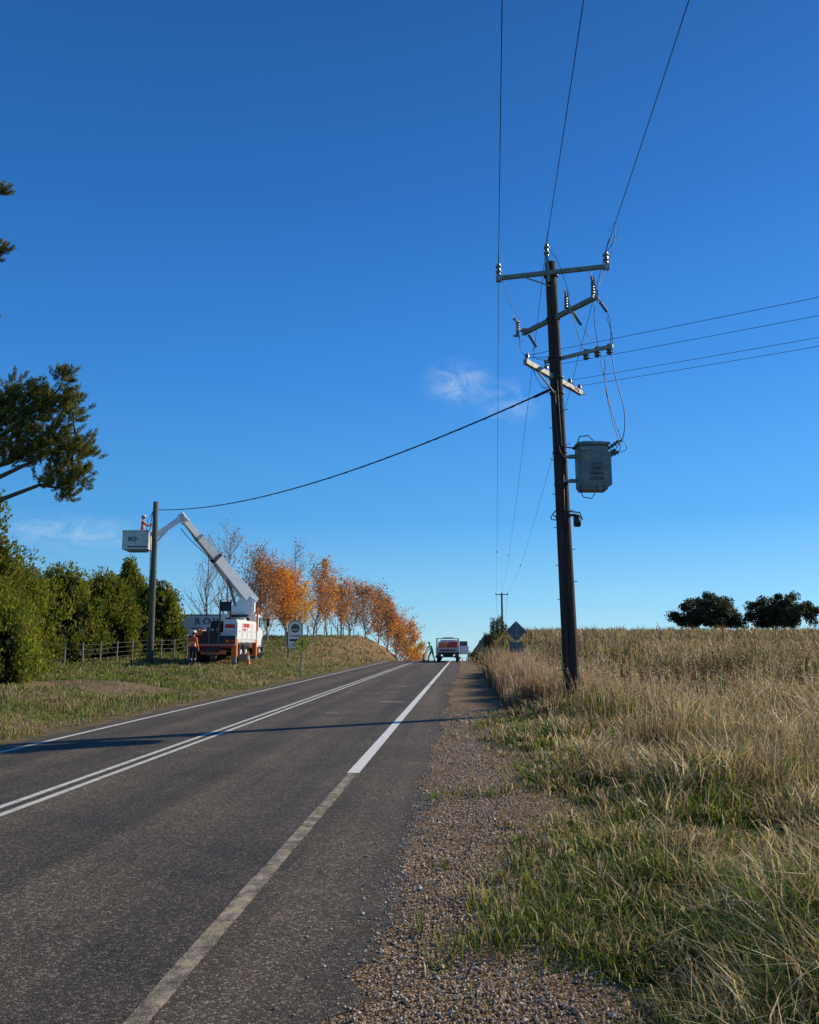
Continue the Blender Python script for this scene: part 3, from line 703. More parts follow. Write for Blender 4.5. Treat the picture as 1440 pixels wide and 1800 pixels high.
wire([(2.26,18.93,11.0),(2.42,19.0,10.5),(2.62,19.2,10.05),(2.85,19.5,9.9),(2.84,19.5,9.82)],.007)
wire([(3.47,18.85,11.5),(3.7,18.7,11.1),(3.85,18.5,10.4),(3.9,18.3,9.95)],.007)
wire([(4.94,18.75,11.3),(5.1,18.6,11.5),(5.18,18.6,11.9),(5.05,18.4,11.3),(4.8,18.3,10.6),(4.5,17.9,10.0)],.007)
wire([(4.9,18.3,11.6),(5.12,18.3,11.9),(5.2,18.5,11.7),(5.0,18.7,11.35)],.005)
wire([(2.82,19.4,9.3),(2.86,19.5,9.0),(3.0,19.4,8.8),(3.3,19.2,8.7),(3.5,19.1,8.7)],.008)
wire([(3.2,19.5,9.1),(3.15,19.45,8.9),(3.25,19.3,8.7),(3.45,19.15,8.62)],.007)
wire([(3.9,18.05,9.45),(4.0,18.1,9.0),(4.2,18.5,8.75),(4.33,18.6,8.66)],.008)
wire([(4.16,18.3,9.2),(4.3,18.3,8.95),(4.5,18.45,8.75)],.007)
wire([(4.35,17.7,9.5),(4.36,17.8,9.1),(4.5,18.2,8.8),(4.58,18.45,8.7)],.008)
wire([(4.66,17.85,9.35),(4.75,17.95,9.25),(4.83,18.15,9.0),(4.85,18.3,8.7)],.008)
wire([(3.9,18.7,8.0),(4.1,18.8,7.75),(4.25,19.2,7.8),(4.35,19.8,8.1)],.010,'black')
wire([(3.9,18.75,7.8),(4.2,18.9,7.65),(4.5,19.4,7.8),(4.5,20.0,8.0)],.008,'black')
wire([(3.6,18.8,8.05),(3.3,18.6,7.7),(3.0,18.2,7.9),(2.9,18.05,8.15)],.010,'black')
cb.obj('cables_and_switch',up,True)

# ---------------- overhead wires
def cat(a,b_,sag,n=40):
    a=Vector(a);b_=Vector(b_); return [a.lerp(b_,i/n)-Vector((0,0,4*sag*(i/n)*(1-i/n))) for i in range(n+1)]
ow=empty('overhead_power_line')
mb=MB()
tops=[(2.26,18.93,11.1),(3.47,18.82,11.58),(4.94,18.73,11.33)]
back=[W(.05-2.25+.89,-45),W(-2.1+2.14-.0,-45),W(-2.1+3.62+.1,-45)]
bh=[11.0,11.5,11.2]
farp=[(13.0,119.8,9.0),(13.85,119.8,9.35),(14.7,119.8,9.0)]
for i in range(3):
    mb.tube(cat(tops[i],(back[i][0],back[i][1],bh[i]),1.0,60),.0085,'wire',5,False)
    mb.tube(cat(tops[i],farp[i],1.5,60),.0085,'wire',5,False)
    a=Vector(tops[i]); mb.tube([a+(Vector(farp[i])-a)*.002, a-(Vector(farp[i])-a)*.006],.014,'steel',5)
    cc=cat(tops[i],farp[i],1.5,60); k=26+3*i; mb.tube([cc[k],cc[k].lerp(cc[k+1],.3)],.045,'dark',5)
s0=[L0.lerp(L1,t)+Vector((0,0,.17)) for t in(.03,.35,.78,.97)]
for a in s0: mb.tube(cat(a,a+Vector((36,-27,.2)),.55),.006,'wire',5,False)
far2=[(25.2,228,4.6),(25.9,228,4.8),(26.6,228,4.6)]
for i in range(3): mb.tube(cat(farp[i],far2[i],1.5,20),.015,'wire',4,False)
mb.obj('conductors',ow)
sc=empty('service_cable'); mb=MB()
pts=cat((3.52,18.85,7.78),(-13.38,41.9,8.6),.8,80)
mb.tube(pts,.021,'cable',6); 
pts2=[p+Vector((.02*math.sin(i*2.2),0,.022*math.cos(i*2.2))) for i,p in enumerate(pts)]
mb.tube(pts2,.012,'cable',5)
mb.tube([(3.52,18.85,7.78),(3.15,19.35,7.72)],.035,'black',6)
mb.obj('bundled_cable',sc)

o=empty('utility_pole'); mb=MB()
def PL(h): return -13.45-.014*h
mb.tube([(PL(h),42,h) for h in(0,2,5,7,9.05)],[.175,.165,.155,.145,.135],'pole2',14)
mb.obj('pole',o,True); mb=MB()
for i in range(7): 
    h=3.2+i*.7; s_=1 if i%2 else -1; mb.tube([(PL(h)+s_*.12,41.95,h),(PL(h)+s_*.24,41.93,h)],.012,'steel',4)
mb.tube([(PL(8.6),42,8.57),(PL(8.6),42,8.63)],.16,'steel',10)
mb.tube([(PL(8.6)-.1,41.85,8.5),(PL(8)-.2,41.8,7.6),(PL(7)-.14,41.83,6.6),(PL(4)-.12,41.83,4.2)],.02,'black',5)
mb.tube([(PL(8.6)-.1,41.85,8.5),(PL(8)-.35,41.8,8.0),(PL(7)-.4,41.83,7.4)],.015,'black',5)
mb.obj('fittings',o)
for (r_,d_,ht,wd) in((13.85,120,8.9,1.9),(25.9,228.5,4.6,1.9)):
    o=empty('utility_pole'); mb=MB(); mb.tube([(r_,d_,-3.),(r_,d_,ht+.1)],[.17,.13],'pole',8)
    mb.beam((r_-wd/2,d_-.2,ht-.15),(r_+wd/2,d_-.2,ht-.15),.12,.12,.12,.12,'pole')
    for k in(-.9,0,.9): mb.disc_stack((r_+k*wd/1.9,d_-.2,ht-.1),(r_+k*wd/1.9,d_-.2,ht+.1),1,.08,'insul',.6)
    mb.obj('pole_and_crossarm',o)

# ---------------- people
def human(name,loc,rotz,sh,pants,stripe=True,pose=None,helmet='white',scale=1.0):
    J={'pel':(0,0,.95),'sp':(0,0,1.12),'ch':(0,.0,1.32),'nb':(0,0,1.46),'nk':(0,.015,1.53),'hd':(0,.03,1.63),'ht':(0,.02,1.73),
       'shL':(-.18,0,1.41),'elL':(-.25,-.02,1.13),'wrL':(-.25,.1,.90),'haL':(-.245,.13,.82),
       'shR':(.18,0,1.41),'elR':(.25,-.02,1.13),'wrR':(.25,.1,.90),'haR':(.245,.13,.82),
       'hpL':(-.1,0,.88),'knL':(-.12,.03,.49),'anL':(-.13,-.02,.1),'toL':(-.15,.15,.04),
       'hpR':(.1,0,.88),'knR':(.12,.03,.49),'anR':(.13,-.02,.1),'toR':(.15,.15,.04)}
    if pose: J.update(pose)
    Rd={'pel':(.155,.115),'sp':(.145,.11),'ch':(.175,.125),'nb':(.09,.075),'nk':(.055,.055),'hd':(.085,.098),'ht':(.06,.07),'sh':(.078,.075),'el':(.052,.052),'wr':(.036,.034),'ha':(.042,.022),'hp':(.105,.105),'kn':(.072,.072),'an':(.055,.055),'to':(.05,.04)}
    E=[('pel','sp'),('sp','ch'),('ch','nb'),('nb','nk'),('nk','hd'),('hd','ht')]
    for s_ in 'LR': E+=[('ch','sh'+s_),('sh'+s_,'el'+s_),('el'+s_,'wr'+s_),('wr'+s_,'ha'+s_),('pel','hp'+s_),('hp'+s_,'kn'+s_),('kn'+s_,'an'+s_),('an'+s_,'to'+s_)]
    ks=list(J); me=bpy.data.meshes.new('b'); me.from_pydata([J[k] for k in ks],[(ks.index(a),ks.index(b_)) for a,b_ in E],[])
    o=bpy.data.objects.new('b',me); COL.objects.link(o)
    md=o.modifiers.new('s','SKIN'); md.branch_smoothing=.6
    for i,k in enumerate(ks):
        sv=me.skin_vertices[0].data[i]; rr=Rd.get(k) or Rd[k[:2]]; sv.radius=rr; sv.use_root=(k=='pel')
    o.modifiers.new('u','SUBSURF').levels=2
    dg=bpy.context.evaluated_depsgraph_get(); em=bpy.data.meshes.new_from_object(o.evaluated_get(dg)); bpy.data.objects.remove(o)
    em.name='body'; mats=[sh,pants,'skin','boot','tape']
    em.materials.clear()
    for k in mats: em.materials.append(M[k])
    for p in em.polygons:
        c=p.center; best=None;bd=9
        for a,b_ in E:
            A=Vector(J[a]);B_=Vector(J[b_]); t=max(0,min(1,(c-A).dot(B_-A)/(B_-A).length_squared)); q=(c-A.lerp(B_,t)).length
            if q<bd: bd=q;best=(a,b_,t)
        a,b_,t=best; k=0
        if a in('nk','hd') or (a=='nb' and t>.4): k=2
        elif a[:2]=='wr': k=2
        elif a[:2] in('hp','kn') or b_[:2]=='hp' or (a=='pel' and b_=='sp' and t<.15): k=1
        elif a[:2]=='an': k=3
        if a[:2]=='kn' and t>.82: k=3
        if stripe and ((a=='sp' and .1<t<.45) or (a[:2]=='kn' and .2<t<.35) or (a[:2]=='el' and .1<t<.3)): k=4
        p.material_index=k; p.use_smooth=True
    root=empty(name,loc); root.rotation_euler[2]=rotz; root.scale=(scale,)*3
    bo=bpy.data.objects.new('body',em); COL.objects.link(bo); bo.parent=root
    mb=MB(); H_=Vector(J['hd'])
    for s_ in 'LR':
        w=Vector(J['wr'+s_]);h_=Vector(J['ha'+s_]); dv=(h_-w).normalized(); sd=dv.cross(Vector((0,1,0))).normalized() if abs(dv.y)<.9 else Vector((1,0,0))
        nrm=dv.cross(sd)
        for i,(off_,ln) in enumerate(((-.03,.065),(-.01,.078),(.01,.074),(.03,.058))):
            b0=h_+sd*off_; mb.tube([b0,b0+dv*ln*.5+nrm*.008,b0+dv*ln*.8+nrm*.026,b0+dv*ln*.85+nrm*.045],[.010,.009,.0085,.007],'skin',6)
        t0=w.lerp(h_,.5)+sd*(.03 if s_=='L' else -.03); sg=1 if s_=='L' else -1
        mb.tube([t0,t0+sd*.03*sg+dv*.025,t0+sd*.035*sg+dv*.06+nrm*.015],[.012,.011,.009],'skin',6)
    mb.tube([H_+Vector((0,.085,.02)),H_+Vector((0,.115,-.012)),H_+Vector((0,.095,-.02))],[.008,.014,.01],'skin',6)
    for s_ in(-1,1):
        mb.ell(H_+Vector((s_*.032,.088,.018)),.011,.008,.008,'dark',8,6); mb.ell(H_+Vector((s_*.085,.0,.0)),.014,.022,.032,'skin',8,6)
    mb.box(H_+Vector((0,.088,-.048)),(.045,.012,.01),'red')
    mb.ell(H_+Vector((0,-.02,.03)),.093,.10,.08,'boot',12,6)
    mb.ell(H_+Vector((0,-.005,.045)),.115,.135,.12,helmet,16,6,0.0)
    mb.tube([H_+Vector((0,.0,.045)),H_+Vector((0,.0,.055))],.137,helmet,16)
    mb.box(H_+Vector((0,.15,.045)),(.14,.07,.012),helmet,bev=.004)
    mb.obj('head_details_and_hands',root,True)
    return root
human('worker',(-10.72,40.0,hW(-10.72,40.0)),math.radians(-25),'hivis','navy')
human('worker',(-14.34,42.35,6.62),math.radians(-75),'hivis','hivis',pose={'elL':(-.22,.2,1.22),'wrL':(-.18,.42,1.3),'haL':(-.17,.5,1.32),'elR':(.22,.18,1.2),'wrR':(.2,.42,1.15),'haR':(.19,.5,1.16)})
x_,y_=R(1.95,70.5); human('worker',(1.95,70.5,float(prof(y_))+.004),math.radians(60),'hiviy','hiviy',pose={'ch':(0,.12,1.28),'nb':(0,.18,1.4),'nk':(0,.21,1.46),'hd':(0,.26,1.55),'ht':(0,.27,1.65),'shL':(-.18,.15,1.35),'shR':(.18,.15,1.35),'elL':(-.25,.3,1.1),'wrL':(-.2,.45,.95),'haL':(-.18,.5,.88),'elR':(.25,.3,1.1),'wrR':(.2,.45,.95),'haR':(.18,.5,.88),'knL':(-.16,.2,.5),'anL':(-.2,.2,.1),'toL':(-.2,.37,.04),'knR':(.16,-.03,.49),'anR':(.2,-.2,.1),'toR':(.2,-.03,.04)})

# ---------------- elevated work platform truck
tz=hW(-10.2,44.5)-.02
tr=empty('bucket_truck',(0,0,0))
mb=MB(); xl,xr=-11.4,-8.92; xc=(xl+xr)/2
def Z(h): return tz+h
mb.box((xc,45.3,Z(.78)),(.9,8.2,.26),'dark'); 
for y_ in(42.9,44.25,48.2):
    for sx_ in(xl+.2,xr-.2):
        mb.wheel((sx_,y_,Z(.5)),(1,0,0),.5,.34)
    mb.tube([(xl+.3,y_,Z(.5)),(xr-.3,y_,Z(.5))],.09,'dark',8)
mb.box((xc,42.0,Z(1.22)),(2.44,1.0,.5),'whitedirty',bev=.03)
mb.box((xr-.36,44.2,Z(1.75)),(.70,5.2,1.1),'white',bev=.03); mb.box((xl+.36,44.2,Z(1.48)),(.70,5.2,.56),'white',bev=.03)
mb.box((xc,44.2,Z(1.16)),(2.48,5.3,.09),'whitedirty')
for y_ in(42.2,43.5,44.8,46.1):
    mb.box((xr+.012,y_,Z(1.72)),(.02,1.2,.86),'white',bev=.008); mb.box((xr+.03,y_,Z(1.7)),(.02,.14,.05),'dark')
    mb.box((xr+.006,y_+.65,Z(1.72)),(.012,.05,.86),'dark')
mb.box((xr-.02,43.6,Z(1.04)),(.05,3.1,.10),'black')
for y_ in(42.9,44.25):
    mb.tube([(xr-.02,y_+.62*math.cos(t),Z(.5)+.62*math.sin(t)) for t in np.linspace(0,math.pi,9)],.04,'black',5)
mb.box((xr+.03,43.9,Z(2.02)),(.012,1.6,.2),'red')
mb.box((xr+.03,43.4,Z(1.80)),(.012,.7,.10),'red')
mb.box((xr-.36,41.585,Z(1.95)),(.5,.02,.2),'red')
mb.box((xr-.36,41.585,Z(1.55)),(.56,.02,.42),'whitedirty',bev=.006)
mb.box((xc,41.47,Z(1.25)),(2.4,.05,.42),'dark'); mb.box((xc,41.44,Z(.92)),(2.3,.06,.10),'red')
for sx_ in(-1,1):
    mb.box((xc+sx_*1.0,41.42,Z(1.18)),(.30,.05,.13),'red'); mb.box((xc+sx_*.78,41.415,Z(1.18)),(.12,.05,.13),'amber')
    mb.box((xc+sx_*1.12,41.75,Z(.85)),(.26,.34,.95),'orange',bev=.02); mb.box((xc+sx_*1.14,41.75,Z(.32)),(.16,.2,.5),'steel'); mb.box((xc+sx_*1.14,41.75,Z(.06)),(.5,.5,.07),'dark')
    mb.box((xc+sx_*1.16,46.9,Z(.8)),(.24,.3,.9),'orange',bev=.02); mb.box((xc+sx_*1.2,46.9,Z(.3)),(.14,.18,.5),'steel'); mb.box((xc+sx_*1.2,46.9,Z(.06)),(.5,.5,.07),'dark')
mb.box((xc-.3,41.6,Z(1.55)),(1.1,.3,.3),'dark'); mb.box((xc-.75,41.5,Z(1.62)),(.5,.22,.25),'orange'); mb.box((xc+.1,41.5,Z(.62)),(1.3,.2,.22),'orange',bev=.02)
mb.tube([(xc-.9,41.5,Z(1.4)),(xc-.9,41.5,Z(2.2)),(xc-.3,41.5,Z(2.2)),(xc-.3,41.5,Z(1.4))],.022,'steel',6)
for h in(.5,.75): mb.box((xc+.1,41.35,Z(h)),(.6,.2,.03),'steel')
mb.tube([(xc+.35,41.38,Z(.45)),(xc+.35,41.42,Z(2.1))],.02,'steel',5); mb.tube([(xc-.15,41.38,Z(.45)),(xc-.15,41.42,Z(2.1))],.02,'steel',5)
mb.tube([(xc+.15,42.4,Z(1.2)),(xc+.15,42.4,Z(3.35)),(xc+.7,42.4,Z(3.35)),(xc+.7,42.4,Z(1.2))],.05,'dark',6)
mb.box((xc+.42,42.4,Z(3.0)),(.5,.08,.5),'dark'); mb.box((xc-.1,43.3,Z(1.95)),(.7,.9,.6),'dark',bev=.03); mb.box((xc-.7,43.3,Z(1.9)),(.4,.5,.35),'whitedirty',bev=.03)
for k in range(5): mb.box((xc-.9+k*.25,42.2,Z(1.72)),(.12,.16,.2+.1*(k%3)),('orange','steel','dark','whitedirty','orange')[k],bev=.01)
mb.box((xc,48.3,Z(1.35)),(2.38,1.9,1.1),'white',bev=.06)
mb.box((xc,48.25,Z(2.3)),(2.3,1.65,.95),'white',bev=.10)
mb.box((xr-.045,48.5,Z(2.32)),(.02,.85,.58),'glass'); mb.box((xl+.045,48.5,Z(2.32)),(.02,.85,.58),'glass')
mb.box((xc,47.42,Z(2.35)),(1.4,.02,.4),'glass'); mb.box((xc,49.09,Z(2.32)),(2.0,.03,.66),'glass')
mb.box((xc,49.27,Z(.75)),(2.4,.2,.3),'dark',bev=.03); mb.tube([(xr+.02,49.0,Z(2.5)),(xr+.25,49.15,Z(2.5))],.02,'dark',5); mb.box((xr+.27,49.15,Z(2.3)),(.16,.05,.5),'dark',bev=.02)
mb.box((xr-.02,47.2,Z(2.45)),(.10,.10,1.4),'orange')
mb.box((xc-.5,48.2,Z(2.84)),(.3,.3,.14),'amber',bev=.03)
mb.tube([(-9.85,46.4,Z(1.2)),(-9.85,46.4,Z(2.55))],.42,'whitedirty',16); mb.tube([(-9.85,46.4,Z(2.55)),(-9.85,46.4,Z(2.7))],.55,'dark',16)
Pv=Vector((-9.3,46.5,4.15)); Kn=Vector((-12.55,43.5,8.42))
mb.beam((-10.0,46.3,Z(2.7)),(-9.25,46.5,4.25),.55,1.0,.5,.75,'white')
mb.box((-9.35,46.5,3.72),(.75,.55,.9),'white',bev=.08)
bd=(Kn-Pv)
mb.beam(Pv-bd*.06,Pv+bd*.52,.46,.68,.42,.54,'white'); mb.beam(Pv+bd*.50,Pv+bd*.76,.36,.46,.34,.42,'whitedirty'); mb.beam(Pv+bd*.75,Kn,.28,.36,.26,.34,'white')
mb.beam(Pv+bd*.50,Pv+bd*.525,.48,.58,.48,.58,'dark'); mb.beam(Pv+bd*.755,Pv+bd*.775,.38,.44,.38,.44,'steel')
mb.tube([(-9.95,46.2,Z(2.9)),tuple(Pv+bd*.33+Vector((0,0,-.3)))],.09,'steel',8)
mb.tube([(Kn.x,Kn.y-.22,Kn.z),(Kn.x,Kn.y+.22,Kn.z)],.20,'whitedirty',14)
mb.beam(Kn+Vector((-.12,0,.22)),Kn+Vector((.18,0,-.25)),.3,.3,.3,.45,'white')
E1=Vector((-13.9,42.85,7.25))
mb.beam(Kn+Vector((.1,0,.1)),E1,.26,.34,.22,.26,'white')
mb.beam(Kn+(E1-Kn)*.5+Vector((0,0,-.1)),E1+Vector((0,0,-.45)),.1,.1,.1,.1,'whitedirty')
mb.beam(E1+Vector((.1,0,.1)),E1+Vector((0,0,-.75)),.2,.25,.2,.25,'white')
mb.beam(Kn+Vector((.12,.0,-.2)),Kn+bd*-.22+Vector((-.15,0,-.12)),.1,.1,.1,.1,'steel')
mb.tube([tuple(Pv+bd*t+Vector((-.22,-.2,-.28-.12*math.sin(t*9)))) for t in np.linspace(.1,.95,14)],.022,'black',5)
bx,by,bz=-14.60,42.55,6.5
bw,bdp,bh_=1.40,.9,1.0
for s_ in(-1,1):
    mb.box((bx+s_*(bw/2-.02),by,bz+bh_/2),(.04,bdp,bh_),'whitedirty'); mb.box((bx,by+s_*(bdp/2-.02),bz+bh_/2+.003),(bw-.082,.04,bh_),'whitedirty')
    mb.box((bx,by+s_*(bdp/2),bz+bh_),(bw+.06,.07,.07),'whitedirty',bev=.01); mb.box((bx+s_*(bw/2),by,bz+bh_+.002),(.07,bdp-.08,.07),'whitedirty',bev=.01)
mb.box((bx,by,bz+.06),(bw-.09,bdp-.09,.05),'dark'); mb.box((bx,by,bz-.05),(bw*.7,bdp*.6,.08),'steel')
mb.box((bx+.1,by-bdp/2-.01,bz+.15),(1.0,.03,.05),'dark')
mb.obj('truck_and_boom',tr)
text('basket_letters','RO',(bx-.16,by-bdp/2-.006,bz+.55),.32,'dark',tr,bold=.01)
def cone(r_,d_,z_):
    mb=MB(); mb.box((0,0,.02),(.36,.36,.035),'black',bev=.01); mb.tube([(0,0,.037),(0,0,.3)],[.14,.09],'orange',14); mb.tube([(0,0,.3),(0,0,.48)],[.09,.055],'tape',14); mb.tube([(0,0,.48),(0,0,.7)],[.055,.025],'orange',14)
    mb.obj('traffic_cone',loc=(r_,d_,z_))
for r_,d_ in((-8.3,41.6),(1.2,69.)):
    xx_,yy_=R(r_,d_); cone(r_,d_,float(hroad(xx_,yy_))+.004)

# ---------------- service ute near the crest
ur,ud=3.35,70.; ux,uy=R(ur,ud)
mb=MB()
for y_ in(-1.5,1.5):
    for s_ in(-.8,.8): mb.wheel((s_,y_,.36),(1,0,0),.36,.24)
mb.box((0,0,.55),(.8,5,.2),'dark'); mb.box((0,-1.25,.78),(1.95,2.6,.08),'dark')
mb.box((0,-2.52,.98),(1.95,.05,.42),'whitedirty'); mb.box((0,-2.552,.98),(1.3,.01,.16),'red')
for s_ in(-1,1):
    mb.box((s_*.95,-1.25,.98),(.05,2.5,.42),'whitedirty'); mb.box((s_*.8,-2.56,.62),(.3,.05,.14),'red'); mb.box((s_*.96,-1.1,1.35),(.03,2.2,.04),'steel')
    for y_ in(-2.3,-1.2,-.1): mb.tube([(s_*.93,y_,.8),(s_*.93,y_,1.95)],.025,'steel',5)
    mb.box((s_*.88,-2.53,1.5),(.12,.05,.8),'whitedirty')
mb.tube([(-.93,-2.3,1.95),(.93,-2.3,1.95),(.93,-.1,1.95),(-.93,-.1,1.95),(-.93,-2.3,1.95)],.03,'steel',5)
mb.box((-.4,-1.6,1.25),(.8,1.2,.7),'orange',bev=.04); mb.box((.45,-1.5,1.3),(.7,1.0,.75),'red',bev=.04); mb.box((.1,-.5,1.35),(1.5,.5,.9),'whitedirty',bev=.03)
mb.box((0,1.0,.95),(1.85,1.9,.75),'white',bev=.08); mb.box((0,.75,1.55),(1.65,1.35,.6),'white',bev=.14); mb.box((0,2.3,.85),(1.8,1.1,.5),'white',bev=.12)
mb.box((0,.065,1.58),(1.3,.02,.36),'glass'); mb.box((0,1.43,1.55),(1.35,.04,.38),'glass'); 
for s_ in(-1,1): mb.box((s_*.83,.75,1.58),(.02,.95,.34),'glass')
mb.box((1.35,1.25,.95),(.85,.06,.7),'white',bev=.03); mb.box((1.32,1.25,1.52),(.7,.05,.42),'dark',bev=.02); mb.box((1.32,1.215,1.52),(.58,.02,.32),'glass')
mb.box((0,.3,2.02),(.9,.2,.1),'amber',bev=.03); mb.box((0,-2.6,.45),(1.9,.08,.1),'dark')
o=mb.obj('utility_vehicle',loc=(ur,ud,float(prof(uy))+.004),rotz=-PSI)

# ---------------- signs
def diamond(mb,c,half,mat,th=.004,yo=0):
    x,y,z=c; y+=yo; k=half; P_=[]
    for a in range(4):
        ang=a*math.pi/2; ca,sa=math.cos(ang),math.sin(ang)
        for t in(-.08,0,.08):
            px=k*(1-abs(t)*.9-(.02 if t==0 else 0)); py=k*t
            P_.append((px*ca-py*sa,px*sa+py*ca))
    n=len(P_); vs=[(x+p,y-th/2,z+q) for p,q in P_]+[(x+p,y+th/2,z+q) for p,q in P_]
    fs=[tuple(range(n)),tuple(range(2*n-1,n-1,-1))]+[(i,(i+1)%n,n+(i+1)%n,n+i) for i in range(n)]
    mb.add(vs,fs,mat)
r_,d_=-5.1,38.; z_=hW(r_,d_)
mb=MB(); mb.tube([(0,0,z_-.2),(0,0,1.9)],.028,'steel',8); diamond(mb,(0,-.035,1.55),.40,'black'); diamond(mb,(0,-.041,1.55),.375,'yellow')
mb.box((.05,-.046,1.55),(.05,.004,.36),'black'); mb.box((-.065,-.0465,1.55),(.18,.004,.05),'black')
mb.obj('traffic_sign',loc=(r_,d_,0),rotz=math.radians(14))
r_,d_=4.38,33.; z_=hW(r_,d_)
mb=MB(); mb.tube([(r_+.02,d_,z_-.2),(r_,d_,2.45)],.03,'steel',8); diamond(mb,(r_,d_+.04,2.07),.42,'signback'); diamond(mb,(r_,d_+.047,2.07),.40,'yellow')
for h in(1.9,2.25): mb.box((r_,d_+.032,h),(.5 if h<2 else .35,.012,.03),'steel')
mb.box((r_+.0,d_+.04,1.42),(.58,.006,.42),'signback',bev=.001); mb.box((r_,d_+.046,1.42),(.56,.003,.40),'yellow')
mb.obj('traffic_sign')
r_,d_=-7.1,50.; z_=hW(r_,d_); zb=z_+.65
mb=MB()
def arch(w,h,y,mat,zb):
    pts=[(-w/2,0),(w/2,0)]+[(w/2*math.cos(t),h-w/2+w/2*math.sin(t)) for t in np.linspace(0,math.pi,16)]
    n=len(pts); vs=[(r_+a,y,zb+b_) for a,b_ in pts]+[(r_+a,y+.03,zb+b_) for a,b_ in pts]
    mb.add(vs,[tuple(range(n)),tuple(range(2*n-1,n-1,-1))]+[(i,(i+1)%n,n+(i+1)%n,n+i) for i in range(n)],mat)
arch(.95,1.75,d_,'greensign',zb-.0); arch(.84,1.66,d_-.012,'signface',zb+.03)
mb.tube([(r_,d_-.02,zb+1.25),(r_,d_-.024,zb+1.25)],.27,'greensign',18); mb.box((r_,d_-.03,zb+1.17),(.3,.01,.06),'signface')
mb.box((r_,d_-.018,zb+.78),(.6,.01,.07),'greensign'); mb.box((r_,d_-.018,zb+.52),(.66,.01,.14),'dark'); mb.box((r_,d_-.018,zb+.22),(.5,.01,.05),'greensign')
for s_ in (-.42,.42): mb.box((r_+s_,d_+.06,z_+.7),(.07,.06,1.8),'dark')
mb.obj('arched_roadside_sign')
r0,r1,d_=-15.95,-11.2,56.; z_=hW(-13.5,d_)
bb=empty('billboard'); mb=MB(); c0=(r0+r1)/2
mb.box((c0,d_,2.85),(r1-r0,.06,1.25),'signface'); mb.box((c0,d_,3.52),(r1-r0+.12,.10,.08),'dark'); mb.box((c0,d_,2.19),(r1-r0+.12,.10,.08),'dark')
for s_ in(r0,r1): mb.box((s_-.03*(1 if s_==r0 else -1),d_,2.0),(.10,.12,3.1),'dark')
mb.obj('panel',bb)
text('billboard_text','R O W L E E',(c0+.35,d_-.035,3.05),.62,'dark',bb,sx=1.05,bold=.015)
mb=MB(); mb.box((c0-.8,d_-.035,2.6),(1.6,.006,.06),'dark'); mb.obj('rule',bb)
mb=MB(); A=Vector((-19.2,36,0));B_=Vector((-13.2,53.5,0)); nP=15
tp=[]
for i in range(nP):
    p=A.lerp(B_,i/(nP-1)); z_=hW(p.x,p.y); hgt_=1.15+random.uniform(-.08,.1)
    mb.tube([(p.x,p.y,z_-.1),(p.x+random.uniform(-.04,.04),p.y,z_+hgt_)],[.055,.045],'fence',7); tp.append(Vector((p.x,p.y,z_)))
for h in(.3,.55,.8,1.05):
    mb.tube([p+Vector((0,-.06,h)) for p in tp],.006,'steel',4,False)
mb.obj('wire_fence')
mb=MB(); tp=[]
for i in range(16):
    x_=-13.5; y_=60+i*4.0; r_,d_=W(x_,y_); z_=hW(r_,d_); mb.tube([(r_,d_,z_-.1),(r_,d_,z_+1.1)],.05,'fence',6); tp.append(Vector((r_,d_,z_)))
for h in(.5,1.): mb.tube([p+Vector((0,-.06,h)) for p in tp],.010,'steel',4,False)
mb.obj('wire_fence')

# ---------------- world, sun, camera
w=bpy.data.worlds.new('World'); scene.world=w; w.use_nodes=True; nt=w.node_tree; bg=nt.nodes['Background']
sky=N(nt,'ShaderNodeTexSky'); sky.sky_type='NISHITA'; sky.sun_disc=False
EL=math.radians(27); sd=Vector((.858*math.cos(EL),.511*math.cos(EL),math.sin(EL)))
sky.sun_elevation=EL; sky.sun_rotation=math.atan2(.858,.511); sky.ozone_density=3.0; sky.air_density=1.0; sky.dust_density=.2; sky.altitude=900
tc=N(nt,'ShaderNodeTexCoord'); D=tc.outputs['Generated']
sp=N(nt,'ShaderNodeSeparateXYZ'); L(nt,D,sp.inputs[0])
grd=ramp(nt,sp.outputs[2],[(0,(.36,.68,.83)),(.05,(.22,.58,.88)),(.15,(.08,.39,.85)),(.32,(.035,.255,.75)),(.5,(.017,.160,.54)),(.70,(.010,.095,.35)),(1,(.008,.06,.22))])
gs=N(nt,'ShaderNodeVectorMath',operation='SCALE'); L(nt,grd,gs.inputs[0])
az=N(nt,'ShaderNodeMapRange'); L(nt,sp.outputs[0],az.inputs[0]); az.inputs[1].default_value=-.6; az.inputs[2].default_value=.6; az.inputs[3].default_value=8.8; az.inputs[4].default_value=12.2
L(nt,az.outputs[0],gs.inputs['Scale'])
base=mixc(nt,.87,sky.outputs[0],gs.outputs[0])
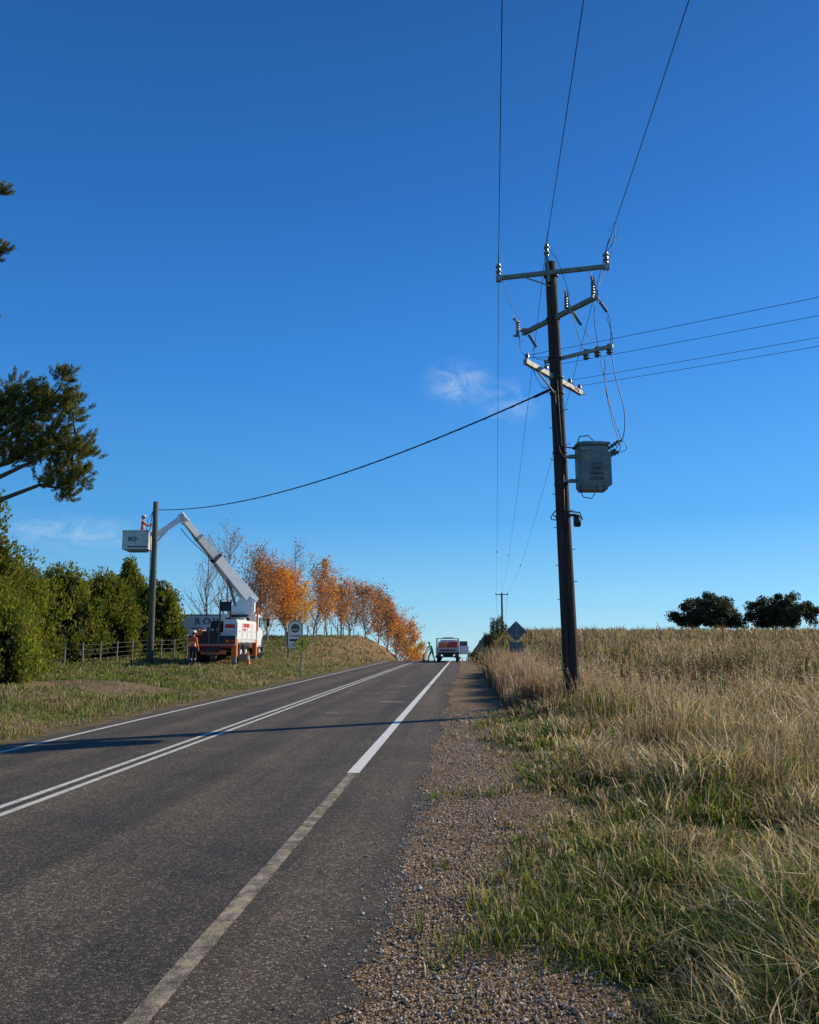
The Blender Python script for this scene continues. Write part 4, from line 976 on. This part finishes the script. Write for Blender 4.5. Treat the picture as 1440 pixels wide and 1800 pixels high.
def blob(c,s):
    a=N(nt,'ShaderNodeVectorMath',operation='SUBTRACT'); L(nt,D,a.inputs[0]); a.inputs[1].default_value=c
    b_=N(nt,'ShaderNodeVectorMath',operation='MULTIPLY'); L(nt,a.outputs[0],b_.inputs[0]); b_.inputs[1].default_value=s
    l=N(nt,'ShaderNodeVectorMath',operation='LENGTH'); L(nt,b_.outputs[0],l.inputs[0])
    r=N(nt,'ShaderNodeMapRange'); r.interpolation_type='SMOOTHERSTEP'; L(nt,l.outputs['Value'],r.inputs[0]); r.inputs[1].default_value=1; r.inputs[2].default_value=0; r.inputs[3].default_value=0; r.inputs[4].default_value=1
    return r.outputs[0]
def nd(c): v=Vector(c).normalized(); return tuple(v)
bl=blob(nd((.062,.960,.322)),(17,8,26)); bl2=blob(nd((.125,.964,.298)),(17,8,26)); bl3=blob(nd((-.43,.990,.138)),(7,4,34)); bl4=blob(nd((.27,.99,.06)),(9,4,50))
sm=math_(nt,'ADD',math_(nt,'ADD',bl,math_(nt,'MULTIPLY',bl2,.7)),math_(nt,'ADD',math_(nt,'MULTIPLY',bl3,.9),math_(nt,'MULTIPLY',bl4,.3)))
mpn=N(nt,'ShaderNodeMapping'); mpn.inputs['Scale'].default_value=(1,1,1.7); L(nt,D,mpn.inputs[0])
nz=N(nt,'ShaderNodeTexNoise'); nz.inputs['Scale'].default_value=22; nz.inputs['Detail'].default_value=8; nz.inputs['Roughness'].default_value=.65; nz.inputs['Distortion'].default_value=1.0; L(nt,mpn.outputs[0],nz.inputs['Vector'])
cm=N(nt,'ShaderNodeMapRange'); L(nt,nz.outputs[0],cm.inputs[0]); cm.inputs[1].default_value=.40; cm.inputs[2].default_value=.8
f=math_(nt,'MULTIPLY',math_(nt,'MULTIPLY',sm,cm.outputs[0]),.62,True)
colr=mixc(nt,f,base,(6.5,8.0,9.3))
L(nt,colr,bg.inputs[0]); bg.inputs[1].default_value=.10
sl=bpy.data.lights.new('sun','SUN'); sl.energy=5.0; sl.angle=math.radians(.53); sl.color=(1,.87,.66)
so=bpy.data.objects.new('sun',sl); COL.objects.link(so); so.rotation_euler=sd.to_track_quat('Z','Y').to_euler()
cd=bpy.data.cameras.new('camera'); cam=bpy.data.objects.new('camera',cd); COL.objects.link(cam)
cam.location=(0,0,1.6); cam.rotation_euler=(math.radians(90+9.33),0,0)
cd.sensor_fit='HORIZONTAL'; cd.sensor_width=36; cd.lens=35.0; cd.clip_end=3000; cd.clip_start=.05
scene.camera=cam
scene.view_settings.view_transform='Standard'; scene.view_settings.look='None'; scene.view_settings.exposure=0
